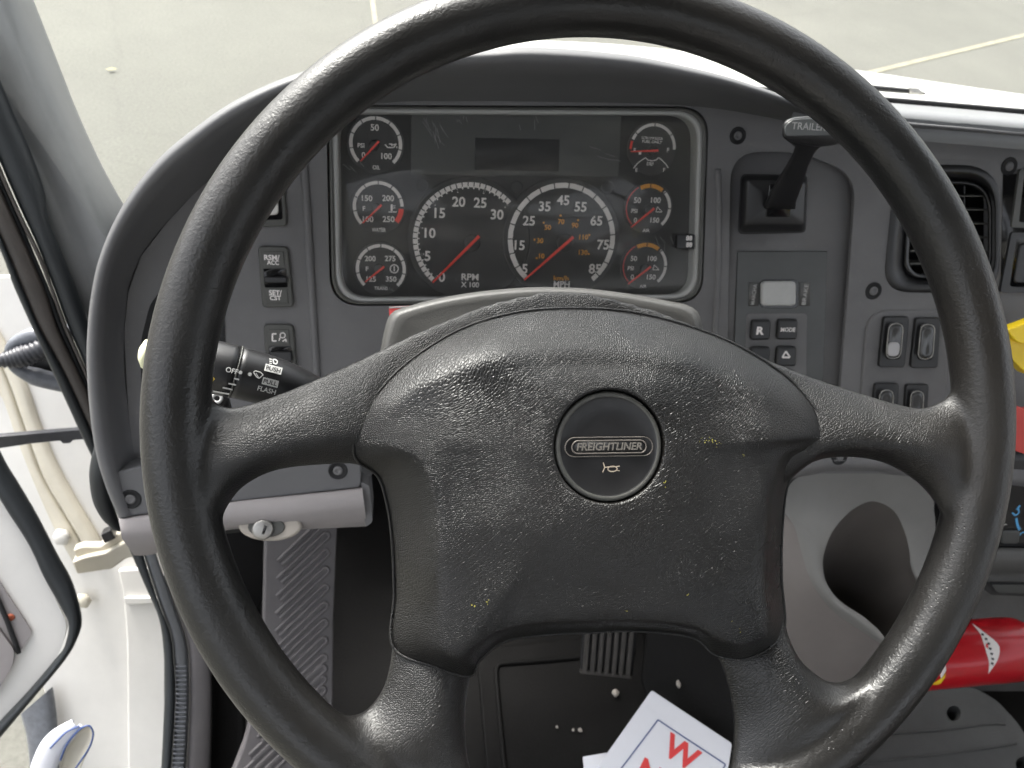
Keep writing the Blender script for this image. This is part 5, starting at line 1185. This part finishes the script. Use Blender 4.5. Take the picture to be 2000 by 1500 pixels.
# the open door: lower front corner of its inner face
DR = Frame(at(60, 1150, .92), (.25, -.72, .64))
dr = thing('cab_door', DR.P(60, 1430), 'open white cab door with black seal at the lower left corner', 'door')
plate('inner_panel', DR, quad_rr([(-120, 700), (0, 960), (70, 1085), (118, 1190), (132, 1222), (120, 1268), (100, 1300), (0, 1412), (-120, 1530)], [2, 20, 20, 30, 20, 30, 30, 20, 2], 4), 0, .03, M_paint, dr, bevel=.003)
ribbon('door_seal', DR, [(-60, 860), (0, 975), (55, 1062), (87, 1130), (122, 1192), (134, 1222), (125, 1265), (107, 1290), (50, 1357), (0, 1410), (-60, 1475)], [(-60, 745), (0, 885), (35, 945), (73, 1010), (110, 1082), (141, 1140), (159, 1210), (150, 1250), (125, 1292), (60, 1370), (-45, 1495)], .006, .010, M_rubber, dr, n=70)
ip = plate('armrest_panel', DR, quad_rr([(-100, 1000), (0, 1138), (64, 1236), (37, 1276), (0, 1225), (-100, 1090)], [2, 4, 10, 6, 4, 2]), .004, .006, M_lilac, dr, bevel=.002)
plate('map_pocket', DR, quad_rr([(-100, 1120), (0, 1233), (28, 1270), (25, 1300), (0, 1342), (-100, 1450)], [2, 4, 10, 10, 4, 2]), .008, .008, M_lilac, dr, bevel=.004)
rv = plate('rust_mark', DR, circ(19, 1206, 10, 7, 14), .0052, .001, mat('rust_orange', (.30, .07, .03), .6, var=.4, vscale=200), ip, bevel=0)
tube('panel_gap', [DR.P(*q, .006) for q in catmull([(-60, 1060), (0, 1180), (37, 1276)], 10)], .003, M_matte, dr, seg=6)
# step and strip outside, below the door
stp = ribbon('rocker_trim', JB, [(40, 1395), (52, 1440), (58, 1500), (60, 1600)], [(98, 1345), (106, 1400), (110, 1460), (112, 1600)], .02, .008, M_bluegrey, None); tag(stp, 'dark grey trim strip below the open door', 'trim strip')
# sill weatherstrip
SL = Frame(at(350, 1300, .98), (.45, -.60, .66))
sw = thing('sill_weatherstrip', SL.P(330, 1560), 'black and grey ribbed sill seal curving down beside the white jamb', 'weatherstrip')
ribbon('outer_lip', SL, [(245, 1050), (257, 1080), (287, 1150), (313, 1213), (322, 1283), (323, 1367), (317, 1500), (310, 1600)], [(270, 1050), (282, 1090), (310, 1177), (333, 1240), (340, 1300), (342, 1367), (334, 1500), (326, 1600)], .004, .006, M_rubber, sw)
ribbon('ribbed_face', SL, [(272, 1050), (284, 1090), (312, 1177), (335, 1240), (342, 1300), (345, 1367), (337, 1500), (330, 1600)], [(296, 1050), (308, 1090), (338, 1177), (362, 1250), (367, 1300), (367, 1400), (362, 1500), (356, 1600)], .004, .004, mat('seal_face_grey', (.10, .105, .11), .4, var=.12, vscale=40), sw)
for i in range(26):
    y = 1300+i*9; x = 343-(max(0, y-1380)*.05); plate('rib', SL, [(x, y), (x+22, y), (x+22, y+3), (x, y+3)], .0092, .003, M_bluegrey, sw, bevel=.0006)
sc = thing('scuff_plate', SL.P(390, 1560), 'grey plastic scuff panel inside the door sill', 'scuff plate')
ribbon('face', SL, [(300, 1050), (312, 1090), (342, 1177), (366, 1250), (371, 1300), (371, 1400), (366, 1500), (358, 1600)], [(360, 1050), (370, 1100), (385, 1177), (400, 1250), (412, 1300), (414, 1400), (412, 1500), (410, 1600)], .002, .004, M_kick, sc)
ribbon('carpet_edge', SL, [(385, 1180), (402, 1250), (412, 1300), (414, 1400), (412, 1500), (410, 1600)], [(430, 1180), (450, 1250), (470, 1300), (480, 1400), (476, 1500), (470, 1600)], -.012, -.006, M_floor, sc)
# looped strap of white tape with blue lines
TP = Frame(at(120, 1460, .90), (.2, -.75, .62))
tp = thing('paper_strap', TP.P(120, 1540), 'loop of white tape with thin blue lines at the bottom left', 'paper strap')
ribbon('tape', TP, [(50, 1540), (62, 1490), (80, 1450), (105, 1425), (140, 1406)], [(100, 1560), (112, 1500), (128, 1465), (150, 1435), (160, 1418)], .0, .006, M_paper, tp, base=.001)
ribbon('loop_face', TP, [(110, 1550), (118, 1490), (135, 1450), (152, 1428), (170, 1418)], [(140, 1560), (160, 1495), (174, 1465), (181, 1440), (178, 1425)], -.006, -.004, M_cream, tp, base=.001)
tube('blue_edge', [TP.P(*q, .006) for q in catmull([(118, 1485), (130, 1455), (148, 1432), (163, 1420), (175, 1418), (182, 1432), (178, 1452), (170, 1468), (155, 1490), (140, 1512)], 40)], .0011, M_blueprint, tp, seg=6)
tube('blue_edge', [TP.P(*q, .008) for q in catmull([(98, 1462), (112, 1447), (130, 1430), (155, 1418)], 20)], .0010, M_blueprint, tp, seg=6)
for o in bpy.data.objects:
    if '_o' in o: del o['_o']
